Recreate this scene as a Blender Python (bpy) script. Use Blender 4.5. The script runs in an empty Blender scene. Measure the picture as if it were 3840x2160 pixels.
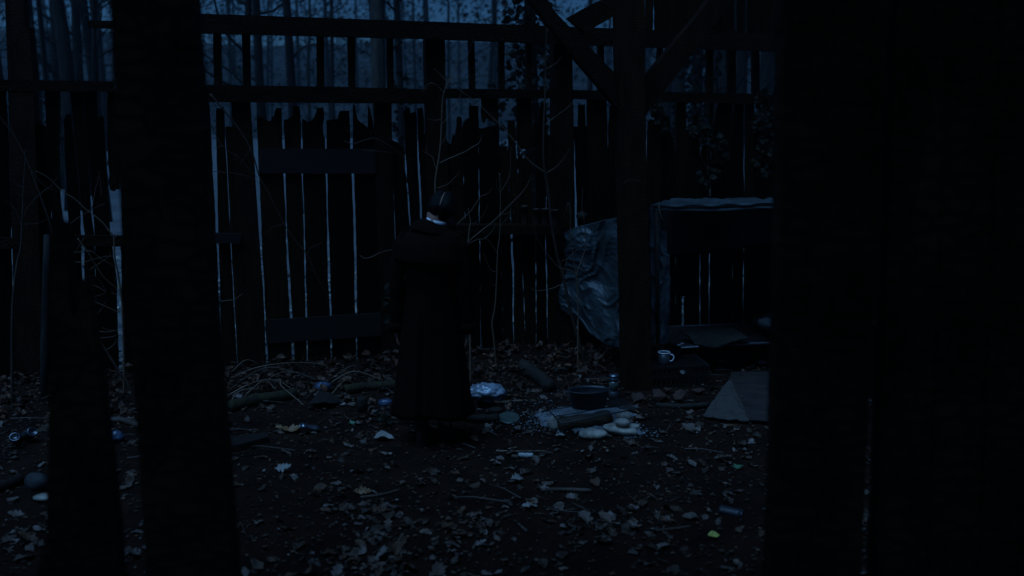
import bpy, bmesh, math, random
from mathutils import Vector, Matrix, noise
random.seed(7)
R = math.radians
scene = bpy.context.scene
COL = scene.collection

# ---------------------------------------------------------------- camera
CAM_H, PITCH, FPX = 1.95, R(10.7), 3600.0
cam_data = bpy.data.cameras.new('camera')
cam = bpy.data.objects.new('camera', cam_data); COL.objects.link(cam)
cam.location = (0, 0, CAM_H)
cam.rotation_euler = (R(90) - PITCH, 0, 0)
cam_data.sensor_width = 36.0
cam_data.lens = 36.0 * FPX / 3840.0
cam_data.clip_start = 0.05
cam_data.clip_end = 2000
cam_data.dof.use_dof = True
cam_data.dof.focus_distance = 6.6
cam_data.dof.aperture_fstop = 1.5
scene.camera = cam

# ---------------------------------------------------------------- dusk sky
world = bpy.data.worlds.new('World'); scene.world = world
world.use_nodes = True
wn = world.node_tree.nodes; wl = world.node_tree.links
wn.clear()
sky = wn.new('ShaderNodeTexSky'); sky.sky_type = 'NISHITA'; sky.sun_disc = False
SUN_EL, SUN_ROT = R(67), R(222)
sky.sun_elevation = SUN_EL; sky.sun_rotation = SUN_ROT
sky.air_density = 1.0; sky.dust_density = 0.3; sky.ozone_density = 3.0
tint = wn.new('ShaderNodeMix'); tint.data_type = 'RGBA'; tint.blend_type = 'MULTIPLY'
tint.inputs[0].default_value = 1.0
tint.inputs[7].default_value = (0.19, 0.49, 0.95, 1)
bg = wn.new('ShaderNodeBackground'); bg.inputs[1].default_value = 0.012
wo = wn.new('ShaderNodeOutputWorld')
wl.new(sky.outputs[0], tint.inputs[6]); wl.new(tint.outputs[2], bg.inputs[0]); wl.new(bg.outputs[0], wo.inputs[0])

sun_data = bpy.data.lights.new('sun', 'SUN'); sun = bpy.data.objects.new('sun', sun_data); COL.objects.link(sun)
sun_data.energy = 1.2; sun_data.angle = R(45); sun_data.color = (0.19, 0.47, 0.95)
sun.rotation_euler = (R(17), R(-15), 0)        # the brightest part of the dull sky, high over the camera side

scene.view_settings.view_transform = 'Standard'
scene.view_settings.look = 'None'
scene.view_settings.exposure = 0.9
scene.view_settings.gamma = 1.0
scene.cycles.use_denoising = True
scene.cycles.max_bounces = 3
scene.cycles.volume_bounces = 1

# ---------------------------------------------------------------- placing helpers
cp, sp = math.cos(PITCH), math.sin(PITCH)
def ray(px, py):
    a = (px - 1920.0) / FPX; b = (1080.0 - py) / FPX
    return Vector((a, cp + b * sp, -sp + b * cp))
def at_y(px, py, Y):
    d = ray(px, py); return Vector((0, 0, CAM_H)) + d * (Y / d.y)
def at_z(px, py, z=0.0):
    d = ray(px, py); return Vector((0, 0, CAM_H)) + d * ((z - CAM_H) / d.z)

class Frame:
    """an upright plane in the place: origin, yaw; local x along it, local y away from the camera side, local z up"""
    def __init__(s, ox, oy, yaw):
        s.o = Vector((ox, oy, 0)); s.yaw = yaw
        s.u = Vector((math.cos(yaw), math.sin(yaw), 0)); s.n = Vector((-math.sin(yaw), math.cos(yaw), 0))
    def uz(s, px, py, d=0.0):
        r = ray(px, py); o = Vector((0, 0, CAM_H))
        t = ((s.o + s.n * d - o).dot(s.n)) / r.dot(s.n)
        p = o + r * t
        return ((p - s.o).dot(s.u), p.z)
    def loc(s, px, py, d=0.0):
        u, z = s.uz(px, py, d); return Vector((u, d, z))
    def world(s, px, py, d=0.0):
        u, z = s.uz(px, py, d); p = s.o + s.u * u + s.n * d; p.z = z; return p
    def root(s, name):
        e = bpy.data.objects.new(name, None); COL.objects.link(e)
        e.location = s.o; e.rotation_euler = (0, 0, s.yaw); e.empty_display_size = 0.2
        return e
WALL = Frame(-1.9, 7.0, R(13))
def wall_dist(x, y):
    return -(Vector((x, y, 0)) - WALL.o).dot(WALL.n)
def gh(x, y):
    h = 0.018 * noise.noise(Vector((x * 1.3, y * 1.3, 0.3))) + 0.010 * noise.noise(Vector((x * 5, y * 5, 4.3)))
    d = wall_dist(x, y)
    if d < 0.9:
        t = min(1, max(0, (0.9 - d) / 0.8)); h += 0.055 * t * t * (1 + 0.7 * noise.noise(Vector((x * 2, 1.7, 0))))
    return h
def ground_at(px, py):
    p = at_z(px, py, 0)
    for _ in range(4): p = at_z(px, py, gh(p.x, p.y))
    return p

# ---------------------------------------------------------------- materials
def mat(name, col, rough=0.8, noise_amt=0.35, scale=8.0, bump=0.0, bscale=40.0, metal=0.0, spec=0.4, col2=None, stretch=(1, 1, 1), island=False, checks=None, coat=0.0, trans=0.0, tone=None):
    m = bpy.data.materials.new(name); m.use_nodes = True
    nt = m.node_tree; N = nt.nodes; L = nt.links
    b = N['Principled BSDF']
    b.inputs['Roughness'].default_value = rough; b.inputs['Metallic'].default_value = metal
    b.inputs['Specular IOR Level'].default_value = spec
    if coat: b.inputs['Coat Weight'].default_value = coat; b.inputs['Coat Roughness'].default_value = 0.25
    if trans: b.inputs['Transmission Weight'].default_value = trans
    tc = N.new('ShaderNodeTexCoord'); mp = N.new('ShaderNodeMapping'); mp.inputs['Scale'].default_value = stretch
    L.new(tc.outputs['Object'], mp.inputs[0])
    nz = N.new('ShaderNodeTexNoise'); nz.inputs['Scale'].default_value = scale; nz.inputs['Detail'].default_value = 6; nz.inputs['Roughness'].default_value = 0.65
    L.new(mp.outputs[0], nz.inputs[0])
    ramp = N.new('ShaderNodeValToRGB')
    c2 = col2 or tuple(c * (1 + 1.6 * noise_amt) for c in col)
    c1 = tuple(c * (1 - noise_amt) for c in col)
    ramp.color_ramp.elements[0].position = 0.32; ramp.color_ramp.elements[1].position = 0.7
    ramp.color_ramp.elements[0].color = (*c1, 1); ramp.color_ramp.elements[1].color = (*c2, 1)
    out = ramp.outputs[0]
    L.new(nz.outputs[0], ramp.inputs[0])
    if island:
        geo = N.new('ShaderNodeNewGeometry'); r2 = N.new('ShaderNodeValToRGB')
        els = r2.color_ramp.elements
        els[0].position = 0; els[0].color = (*island[0], 1); els[1].position = 1; els[1].color = (*island[-1], 1)
        for k, c in enumerate(island[1:-1]):
            e = els.new((k + 1) / (len(island) - 1)); e.color = (*c, 1)
        oi = N.new('ShaderNodeObjectInfo'); ad = N.new('ShaderNodeMath'); ad.operation = 'ADD'; fr = N.new('ShaderNodeMath'); fr.operation = 'FRACT'
        L.new(geo.outputs['Random Per Island'], ad.inputs[0]); L.new(oi.outputs['Random'], ad.inputs[1]); L.new(ad.outputs[0], fr.inputs[0])
        L.new(fr.outputs[0], r2.inputs[0])
        mx = N.new('ShaderNodeMix'); mx.data_type = 'RGBA'; mx.blend_type = 'MULTIPLY'; mx.inputs[0].default_value = 1
        L.new(r2.outputs[0], mx.inputs[6]); L.new(ramp.outputs[0], mx.inputs[7]); out = mx.outputs[2]
    if tone:                                           # each board weathered a little differently
        oi2 = N.new('ShaderNodeObjectInfo'); tr = N.new('ShaderNodeMapRange'); tr.inputs[3].default_value = tone[0]; tr.inputs[4].default_value = tone[1]
        L.new(oi2.outputs['Random'], tr.inputs[0])
        vm = N.new('ShaderNodeMix'); vm.data_type = 'RGBA'; vm.blend_type = 'MULTIPLY'; vm.inputs[0].default_value = 1
        L.new(out, vm.inputs[6]); L.new(tr.outputs[0], vm.inputs[7]); out = vm.outputs[2]
    L.new(out, b.inputs['Base Color'])
    h = None
    if bump:
        nb = N.new('ShaderNodeTexNoise'); nb.inputs['Scale'].default_value = bscale; nb.inputs['Detail'].default_value = 5
        L.new(mp.outputs[0], nb.inputs[0]); h = nb.outputs[0]
        if checks:                                     # the alligator cracks of burnt timber
            mp2 = N.new('ShaderNodeMapping'); mp2.inputs['Scale'].default_value = checks
            L.new(tc.outputs['Object'], mp2.inputs[0])
            wob = N.new('ShaderNodeTexNoise'); wob.inputs['Scale'].default_value = 7
            L.new(mp2.outputs[0], wob.inputs[0])
            mxv = N.new('ShaderNodeMix'); mxv.data_type = 'VECTOR'; mxv.inputs[0].default_value = 0.06
            L.new(mp2.outputs[0], mxv.inputs[4]); L.new(wob.outputs[1], mxv.inputs[5])
            vo = N.new('ShaderNodeTexVoronoi'); vo.feature = 'DISTANCE_TO_EDGE'; vo.inputs['Scale'].default_value = 1.0
            L.new(mxv.outputs[1], vo.inputs['Vector'])
            vr = N.new('ShaderNodeMapRange'); vr.inputs[1].default_value = 0; vr.inputs[2].default_value = 0.16
            L.new(vo.outputs[0], vr.inputs[0])
            am = N.new('ShaderNodeMath'); am.operation = 'MULTIPLY_ADD'; am.inputs[1].default_value = 0.3
            L.new(nb.outputs[0], am.inputs[0]); L.new(vr.outputs[0], am.inputs[2]); h = am.outputs[0]
        bp = N.new('ShaderNodeBump'); bp.inputs['Strength'].default_value = bump; bp.inputs['Distance'].default_value = 0.01
        L.new(h, bp.inputs['Height']); L.new(bp.outputs[0], b.inputs['Normal'])
    return m
M = {}
M['char'] = mat('charred_wood', (0.013, 0.0056, 0.0024), 0.75, 0.6, 5, 0.7, 90, spec=0.07, stretch=(3, 3, 0.6), checks=(30, 30, 80), tone=(0.7, 1.6))
M['char_rail'] = mat('charred_rail_wood', (0.013, 0.0056, 0.0024), 0.75, 0.6, 5, 0.7, 90, spec=0.07, stretch=(0.6, 3, 3), checks=(60, 30, 34))
M['plank'] = mat('weathered_burnt_plank', (0.0105, 0.0045, 0.0019), 0.85, 0.6, 6, 0.4, 60, spec=0.04, stretch=(6, 6, 0.35), checks=(44, 44, 60), tone=(0.45, 2.1))
M['board'] = mat('scorched_crossboard', (0.0105, 0.0043, 0.002), 0.75, 0.5, 6, 0.5, 60, spec=0.25, stretch=(0.35, 6, 6))
M['near_post'] = mat('burnt_post_close', (0.048, 0.031, 0.016), 0.75, 0.6, 4, 1.0, 60, spec=0.15, stretch=(1, 1, 0.8), checks=(11, 11, 26))
M['soil'] = mat('damp_dark_soil', (0.0105, 0.0045, 0.0024), 0.85, 0.6, 3.2, 1.0, 75, spec=0.08)
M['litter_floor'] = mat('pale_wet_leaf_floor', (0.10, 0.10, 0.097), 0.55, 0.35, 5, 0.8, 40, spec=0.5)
LEAFC = [(0.05, 0.03, 0.018), (0.17, 0.125, 0.095), (0.03, 0.018, 0.011), (0.10, 0.055, 0.028), (0.045, 0.028, 0.017), (0.20, 0.175, 0.155), (0.06, 0.036, 0.02), (0.028, 0.018, 0.011), (0.14, 0.115, 0.095), (0.05, 0.034, 0.022), (0.035, 0.022, 0.013), (0.09, 0.068, 0.05)]
M['leaf'] = mat('fallen_oak_leaf', (0.82, 0.70, 0.66), 0.55, 0.35, 30, 0.3, 60, spec=0.25, island=LEAFC)
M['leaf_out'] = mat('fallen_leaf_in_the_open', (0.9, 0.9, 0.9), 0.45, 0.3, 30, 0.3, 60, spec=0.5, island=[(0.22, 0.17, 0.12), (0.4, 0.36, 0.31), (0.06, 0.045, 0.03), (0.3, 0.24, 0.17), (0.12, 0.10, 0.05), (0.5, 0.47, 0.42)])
M['fire_log'] = mat('scorched_firewood', (0.03, 0.018, 0.009), 0.8, 0.6, 9, 0.8, 40, spec=0.2, stretch=(1, 3, 3))
M['crumb'] = mat('leaf_crumb', (0.9, 0.9, 0.9), 0.7, 0.3, 30, spec=0.2, island=[(0.025, 0.012, 0.006), (0.055, 0.03, 0.016), (0.014, 0.007, 0.004), (0.12, 0.075, 0.045), (0.03, 0.014, 0.008), (0.055, 0.033, 0.02)])
M['boulder'] = mat('blue_grey_boulder', (0.035, 0.034, 0.034), 0.75, 0.5, 7, 0.5, 40, spec=0.2)
M['bright_steel'] = mat('worn_bright_steel', (0.30, 0.30, 0.31), 0.4, 0.3, 20, metal=0.3, spec=0.5)
M['leaf_shaded'] = mat('shade_darkened_leaf', (1.0, 0.75, 0.65), 0.6, 0.4, 30, 0.3, 60, spec=0.2, island=[(0.03, 0.016, 0.009), (0.055, 0.03, 0.017), (0.02, 0.011, 0.006), (0.075, 0.036, 0.018), (0.015, 0.009, 0.005), (0.12, 0.08, 0.055), (0.025, 0.014, 0.008), (0.045, 0.026, 0.015)])  # darker leaf colours for the wall foot, its shade put into the colour
M['hill_floor'] = mat('dark_wooded_slope', (0.026, 0.027, 0.026), 0.9, 0.5, 0.25, spec=0.1)
M['ivy'] = mat('ivy_leaf', (0.9, 0.9, 0.9), 0.6, 0.3, 20, spec=0.12, island=[(0.007, 0.007, 0.003), (0.011, 0.011, 0.005), (0.02, 0.015, 0.008), (0.006, 0.006, 0.003)])
M['bark'] = mat('grey_bark', (0.05, 0.043, 0.036), 0.85, 0.5, 4, 0.9, 18, spec=0.2, stretch=(3, 3, 0.7))
M['bark_dark'] = mat('dark_bark', (0.014, 0.0125, 0.0105), 0.85, 0.5, 4, 0.9, 18, spec=0.2, stretch=(3, 3, 0.7))
M['twig'] = mat('pale_twig_bark', (0.12, 0.07, 0.042), 0.55, 0.4, 14, 0.3, 80, spec=0.4)
M['twig_dark'] = mat('dark_twig_bark', (0.045, 0.026, 0.016), 0.6, 0.4, 14, 0.3, 80, spec=0.35)
M['moss_log'] = mat('mossy_log', (0.02, 0.014, 0.010), 0.85, 0.45, 9, 0.8, 40, col2=(0.034, 0.028, 0.010), spec=0.2)
M['log'] = mat('dark_log', (0.015, 0.009, 0.005), 0.8, 0.5, 8, 0.8, 40, spec=0.3)
M['stone'] = mat('river_stone', (0.20, 0.17, 0.135), 0.7, 0.75, 12, 0.35, 50, spec=0.35)
M['brick'] = mat('broken_brick', (0.045, 0.017, 0.009), 0.8, 0.4, 8, 0.6, 40)
M['iron'] = mat('black_cast_iron', (0.012, 0.012, 0.013), 0.42, 0.3, 20, 0.25, 120, spec=0.5)
M['wire'] = mat('sooty_grill_wire', (0.03, 0.03, 0.03), 0.45, 0.4, 30, metal=0.6)
M['steel'] = mat('dull_steel', (0.22, 0.23, 0.25), 0.35, 0.3, 20, 0.1, 100, metal=0.9)
M['soot_steel'] = mat('sooty_steel', (0.03, 0.03, 0.032), 0.5, 0.4, 18, 0.2, 60, metal=0.5)
M['rust'] = mat('rusty_tin', (0.045, 0.024, 0.016), 0.65, 0.5, 14, 0.4, 60, metal=0.3, spec=0.3)
M['enamel_white'] = mat('white_enamel', (0.72, 0.74, 0.76), 0.3, 0.06, 10, spec=0.5)
M['enamel_green'] = mat('green_grey_enamel', (0.20, 0.30, 0.29), 0.3, 0.08, 10, spec=0.5)
M['enamel_dark'] = mat('dark_enamel', (0.035, 0.034, 0.036), 0.4, 0.2, 14, spec=0.5)
M['tarp'] = mat('dark_plastic_tarp', (0.040, 0.048, 0.050), 0.5, 0.4, 4, 0.3, 30, spec=0.4)
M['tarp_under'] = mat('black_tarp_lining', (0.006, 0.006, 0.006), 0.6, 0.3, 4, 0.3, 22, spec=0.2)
M['plastic_crate'] = mat('dark_crate_plastic', (0.011, 0.0075, 0.005), 0.5, 0.3, 12, 0.2, 60)
M['canvas'] = mat('dark_cot_canvas', (0.018, 0.013, 0.009), 0.85, 0.4, 9, 0.4, 80, spec=0.2)
M['cloth'] = mat('dark_bedding', (0.022, 0.017, 0.013), 0.9, 0.4, 7, 0.5, 30, spec=0.2)
M['pale_cloth'] = mat('pale_cloth', (0.05, 0.048, 0.048), 0.9, 0.3, 7, 0.5, 30, spec=0.2)
M['card'] = mat('worn_cardboard', (0.042, 0.032, 0.025), 0.8, 0.45, 9, 0.4, 60, stretch=(1, 6, 1))
M['card_dark'] = mat('dark_wet_card', (0.024, 0.0155, 0.012), 0.6, 0.5, 5, 0.4, 40, stretch=(1, 3, 1))
M['bag'] = mat('clear_plastic_bag', (0.17, 0.19, 0.22), 0.22, 0.6, 9, 0.6, 18, spec=0.7)
M['blue_plastic'] = mat('blue_plastic_scrap', (0.035, 0.05, 0.085), 0.3, 0.4, 12, 0.5, 20, spec=0.6)
M['glass'] = mat('green_glass_dish', (0.06, 0.075, 0.06), 0.15, 0.2, 8, spec=0.7)
M['ash'] = mat('grey_wood_ash', (0.12, 0.125, 0.13), 0.95, 0.6, 14, 1.0, 60, spec=0.1)
M['coat'] = mat('black_wool_coat', (0.0075, 0.0038, 0.0024), 0.9, 0.25, 30, 0.3, 200, spec=0.04)
M['hair'] = mat('black_hair', (0.003, 0.0023, 0.0018), 0.45, 0.3, 30, 0.5, 120, spec=0.12, stretch=(6, 6, 1))
M['skin'] = mat('pale_skin', (0.32, 0.16, 0.11), 0.5, 0.08, 12, spec=0.35)
M['shirt'] = mat('white_shirt_cotton', (0.78, 0.8, 0.84), 0.7, 0.04, 20)
M['boot'] = mat('black_leather_boot', (0.006, 0.006, 0.006), 0.5, 0.3, 20, 0.2, 60, spec=0.3)
M['white_scrap'] = mat('pale_birch_scrap', (0.24, 0.24, 0.22), 0.6, 0.4, 18, 0.3, 50)
M['yellow_leaf'] = mat('yellow_leaf', (0.36, 0.34, 0.06), 0.5, 0.2, 20)
M['green_leaf'] = mat('green_leaf', (0.035, 0.10, 0.045), 0.45, 0.25, 20)
M['orange_leaf'] = mat('orange_brown_leaf', (0.17, 0.085, 0.035), 0.55, 0.3, 20)
M['pale_leaf'] = mat('pale_leaf_underside', (0.19, 0.165, 0.14), 0.6, 0.25, 20)

# ---------------------------------------------------------------- mesh helpers
def link(name, me, m=None, parent=None, smooth=False):
    o = bpy.data.objects.new(name, me); COL.objects.link(o)
    if m is not None:
        me.materials.clear(); me.materials.append(M[m] if isinstance(m, str) else m)
    if parent is not None: o.parent = parent
    if smooth:
        for p in me.polygons: p.use_smooth = True
    return o
def obj(name, V, F, m, parent=None, smooth=False):
    me = bpy.data.meshes.new(name); me.from_pydata([tuple(v) for v in V], [], F); me.update()
    return link(name, me, m, parent, smooth)
def tag(o, label=None, cat=None, group=None, kind=None):
    if label: o['label'] = label
    if cat: o['category'] = cat
    if group: o['group'] = group
    if kind: o['kind'] = kind
    return o
def empty(name, loc=(0, 0, 0), rz=0):
    e = bpy.data.objects.new(name, None); COL.objects.link(e); e.location = loc; e.rotation_euler = (0, 0, rz); e.empty_display_size = 0.15
    return e
class MB:
    def __init__(s): s.V = []; s.F = []
    def add(s, V, F):
        o = len(s.V); s.V += [tuple(v) for v in V]; s.F += [tuple(i + o for i in f) for f in F]; return s
    def prism(s, poly, y0, y1):
        n = len(poly)
        V = [(u, y0, z) for u, z in poly] + [(u, y1, z) for u, z in poly]
        F = [tuple(range(n)), tuple(range(2 * n - 1, n - 1, -1))] + [(i, i + n, (i + 1) % n + n, (i + 1) % n) for i in range(n)]
        return s.add(V, F)
    def box(s, x0, x1, y0, y1, z0, z1):
        return s.prism([(x0, z0), (x1, z0), (x1, z1), (x0, z1)], y0, y1)
    def bar(s, a, b, w, h):
        a = Vector(a); b = Vector(b); d = (b - a).normalized()
        up = Vector((0, 0, 1)) if abs(d.z) < 0.95 else Vector((0, 1, 0))
        x = d.cross(up).normalized() * (w / 2); y = x.cross(d).normalized() * (h / 2)
        V = [a - x - y, a + x - y, a + x + y, a - x + y, b - x - y, b + x - y, b + x + y, b - x + y]
        return s.add(V, [(0, 1, 2, 3), (7, 6, 5, 4), (0, 4, 5, 1), (1, 5, 6, 2), (2, 6, 7, 3), (3, 7, 4, 0)])
    def tube(s, pts, rad, n=6, cap=True):
        pts = [Vector(p) for p in pts]; k = len(pts)
        if not isinstance(rad, (list, tuple)): rad = [rad] * k
        if len(rad) == 2 and k > 2: rad = [rad[0] + (rad[1] - rad[0]) * i / (k - 1) for i in range(k)]
        V = []; ref = None
        for i in range(k):
            d = (pts[min(i + 1, k - 1)] - pts[max(i - 1, 0)]).normalized()
            if ref is None: ref = Vector((0, 0, 1)) if abs(d.z) < 0.9 else Vector((1, 0, 0))
            x = (ref - d * ref.dot(d)).normalized(); y = d.cross(x); ref = x
            for j in range(n):
                a = 2 * math.pi * j / n
                V.append(pts[i] + (x * math.cos(a) + y * math.sin(a)) * rad[i])
        F = [(i * n + j, i * n + (j + 1) % n, (i + 1) * n + (j + 1) % n, (i + 1) * n + j) for i in range(k - 1) for j in range(n)]
        if cap: F += [tuple(range(n - 1, -1, -1)), tuple((k - 1) * n + j for j in range(n))]
        return s.add(V, F)
    def lathe(s, prof, n=20, sx=1, sy=1, c=(0, 0, 0)):
        V = []; k = len(prof)
        for r, z in prof:
            for j in range(n):
                a = 2 * math.pi * j / n; V.append((c[0] + r * sx * math.cos(a), c[1] + r * sy * math.sin(a), c[2] + z))
        F = [(i * n + j, i * n + (j + 1) % n, (i + 1) * n + (j + 1) % n, (i + 1) * n + j) for i in range(k - 1) for j in range(n)]
        F += [tuple(range(n - 1, -1, -1)), tuple((k - 1) * n + j for j in range(n))]
        return s.add(V, F)
    def build(s, name, m, parent=None, smooth=False):
        return obj(name, s.V, s.F, m, parent, smooth)
def spline(pts, sub=4):
    P = [Vector(p) for p in pts]; out = []
    for i in range(len(P) - 1):
        p0 = P[max(i - 1, 0)]; p1 = P[i]; p2 = P[i + 1]; p3 = P[min(i + 2, len(P) - 1)]
        for k in range(sub):
            t = k / sub
            out.append(0.5 * ((2 * p1) + (p2 - p0) * t + (2 * p0 - 5 * p1 + 4 * p2 - p3) * t * t + (3 * p1 - p0 - 3 * p2 + p3) * t ** 3))
    out.append(P[-1]); return out
def rough_poly(pts, step=26, amp=1.6, close=True):
    """pixel outline with splintered edges"""
    out = []; n = len(pts)
    for i in range(n if close else n - 1):
        a = pts[i]; b = pts[(i + 1) % n]; L = math.hypot(b[0] - a[0], b[1] - a[1]); k = max(1, int(L / step))
        for j in range(k):
            t = j / k; x = a[0] + (b[0] - a[0]) * t; y = a[1] + (b[1] - a[1]) * t
            if j: x += random.uniform(-amp, amp); y += random.uniform(-amp, amp) * 0.4
            out.append((x, y))
    return out
def rock(name, m, seed, size, parent=None, sub=3, lump=0.22, flat=0.0):
    bm = bmesh.new(); bmesh.ops.create_icosphere(bm, subdivisions=sub, radius=1)
    for v in bm.verts:
        n = noise.noise(v.co * 0.9 + Vector((seed * 3.1, 0, 0))) + 0.4 * noise.noise(v.co * 2.3 + Vector((0, seed, 0)))
        v.co *= 1 + lump * n
        if flat and v.co.z < -flat: v.co.z = -flat
        v.co.x *= size[0]; v.co.y *= size[1]; v.co.z *= size[2]
    me = bpy.data.meshes.new(name); bm.to_mesh(me); bm.free()
    return link(name, me, m, parent, True)
def chunk(name, m, seed, size, parent=None):
    """an angular broken piece"""
    rnd = random.Random(seed); bm = bmesh.new()
    for _ in range(14):
        v = Vector((rnd.uniform(-1, 1), rnd.uniform(-1, 1), rnd.uniform(-1, 1)))
        bm.verts.new((v.x * size[0], v.y * size[1], v.z * size[2]))
    bmesh.ops.convex_hull(bm, input=bm.verts)
    for v in [v for v in bm.verts if not v.link_faces]: bm.verts.remove(v)
    me = bpy.data.meshes.new(name); bm.to_mesh(me); bm.free()
    return link(name, me, m, parent)
def sheet(name, fn, nu, nv, m, parent=None, thick=0.004, smooth=True):
    V = [fn(i / nu, j / nv) for j in range(nv + 1) for i in range(nu + 1)]
    F = [(j * (nu + 1) + i, j * (nu + 1) + i + 1, (j + 1) * (nu + 1) + i + 1, (j + 1) * (nu + 1) + i) for j in range(nv) for i in range(nu)]
    o = obj(name, V, F, m, parent, smooth)
    if thick:
        md = o.modifiers.new('thickness', 'SOLIDIFY'); md.thickness = thick; md.offset = 0
    return o

# ================================================================= SETTING
def grid_ground(name, x0, x1, y0, y1, nx, ny, fn, m):
    V = [(x0 + (x1 - x0) * i / nx, y0 + (y1 - y0) * j / ny) for j in range(ny + 1) for i in range(nx + 1)]
    V = [(x, y, fn(x, y)) for x, y in V]
    F = [(j * (nx + 1) + i, j * (nx + 1) + i + 1, (j + 1) * (nx + 1) + i + 1, (j + 1) * (nx + 1) + i) for j in range(ny) for i in range(nx)]
    return obj(name, V, F, m, None, True)
def soil_h(x, y):
    d = wall_dist(x, y)
    h = gh(x, y) + 0.011 * noise.noise(Vector((x * 13, y * 13, 1))) + 0.006 * noise.noise(Vector((x * 40, y * 40, 7)))
    if d < -0.02: h -= 0.4 * min(1, (-0.02 - d) * 2.5)
    return h
ground = grid_ground('ground', -4.2, 4.4, 0.2, 8.9, 250, 250, soil_h, 'soil'); tag(ground, kind='structure')
def floor_h(x, y):
    d = -wall_dist(x, y)
    h = -0.06 + 0.05 * noise.noise(Vector((x * 0.35, y * 0.35, 2))) + 0.6 * noise.noise(Vector((x * 0.03, y * 0.03, 5))) * min(1, max(0, d) / 25)
    if d < 1.2: h -= 0.15 * max(0, min(1, (0.15 - d)))
    if y > 55: h += 11.5 * ((y - 55) / 95) ** 1.4 * (1 + 0.25 * noise.noise(Vector((x * 0.02, 3, 1))))
    return h
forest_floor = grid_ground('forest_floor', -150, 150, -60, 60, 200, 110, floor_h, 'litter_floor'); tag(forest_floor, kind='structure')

hill = grid_ground('wooded_hill', -150, 150, 54, 150, 120, 60, lambda x, y: floor_h(x, y) + (y - 57) * 0.004, 'hill_floor'); tag(hill, kind='structure')
# ================================================================= RUINED WALL
wall = WALL.root('ruined_barn_wall')
tag(wall, 'long burnt barn wall of charred upright planks, posts and rails with a plank door', 'wall')
def plank(pts, d0=0.0, d1=0.026, m='plank', parent=None, name='plank', frame=WALL, amp=1.6, step=26):
    poly = [frame.uz(x, y, d0) for x, y in rough_poly(pts, step, amp)]
    return MB().prism(poly, d0, d1).build(name, m, parent or wall)
def timber(pts, d0, d1, name, m='char', parent=None, frame=WALL, amp=0.9, step=60):
    return plank(pts, d0, d1, m, parent or wall, name, frame, amp, step)
B = 1450
# --- rails
timber([(430, 46), (760, 51), (1590, 80), (2240, 104), (2960, 130), (2960, 193), (2240, 169), (1590, 144), (760, 123), (430, 116)], -0.13, -0.03, 'top_beam', 'char_rail')
timber([(328, 76), (430, 78), (430, 106), (329, 104)], -0.11, -0.05, 'beam_tenon', 'char_rail')
timber([(-40, 299), (120, 300), (425, 305), (425, 346), (120, 341), (-40, 339)], -0.05, -0.004, 'middle_rail', 'char_rail')
timber([(600, 314), (790, 318), (1200, 324), (1600, 334), (1600, 389), (1200, 386), (790, 383), (600, 381)], -0.075, -0.004, 'middle_rail', 'char_rail')
timber([(1664, 332), (2090, 337), (2090, 368), (1664, 369)], -0.05, -0.004, 'middle_rail', 'char_rail')
timber([(2140, 337), (2500, 345), (2960, 354), (2960, 391), (2500, 383), (2140, 371)], -0.05, -0.004, 'middle_rail', 'char_rail')
timber([(243, 883), (470, 885), (470, 925), (243, 922)], -0.05, -0.004, 'lower_rail', 'char_rail')
timber([(-30, 893), (75, 893), (75, 933), (-30, 933)], -0.05, -0.004, 'lower_rail', 'char_rail')
timber([(800, 875), (902, 876), (902, 913), (800, 912)], -0.05, -0.004, 'lower_rail', 'board')
# --- posts
timber([(18, -10), (86, -10), (89, 46), (90, 92), (109, 104), (124, 298), (140, 700), (165, B), (60, B), (40, 700), (30, 298)], -0.045, 0.1, 'corner_post')
timber([(868, 380), (938, 380), (958, 700), (988, 1140), (1000, B), (915, B), (900, 1140), (882, 700)], -0.02, 0.08, 'door_post')
timber([(1404, 384), (1468, 384), (1476, 720), (1490, 1100), (1506, B), (1436, B), (1425, 1100), (1411, 720)], -0.03, 0.08, 'door_post')
timber([(1595, 120), (1668, 122), (1674, 500), (1684, 800), (1702, B), (1622, B), (1610, 800), (1601, 500)], -0.045, 0.09, 'post')
timber([(2078, 150), (2146, 152), (2150, 400), (2156, 800), (2166, B), (2088, B), (2082, 800), (2079, 400)], -0.045, 0.09, 'post')
# --- short studs between the two rails
for a, b, c, d in ((798, 828, 803, 833), (906, 937, 913, 941), (1187, 1214, 1188, 1217), (1302, 1332, 1308, 1334), (1450, 1474, 1453, 1478), (1756, 1779, 1762, 1784), (1870, 1891, 1873, 1894), (1974, 1996, 1976, 1997), (2246, 2265, 2246, 2266), (2470, 2486, 2470, 2487), (2654, 2674, 2655, 2675), (2736, 2759, 2737, 2760), (2826, 2848, 2827, 2849)):
    timber([(a, 110), (b, 110), (d, 350), (c, 350)], -0.03, 0.02, 'stud', amp=0.6)
# --- boards above the top beam, at the far end
for a, b in ((2424, 2450), (2456, 2502), (2507, 2570), (2573, 2640), (2643, 2700), (2703, 2754), (2768, 2795), (2808, 2880), (2883, 2960)):
    plank([(a, -40), (b, -40), (b + random.uniform(-2, 2), 140), (a + random.uniform(-2, 2), 140)])
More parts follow.
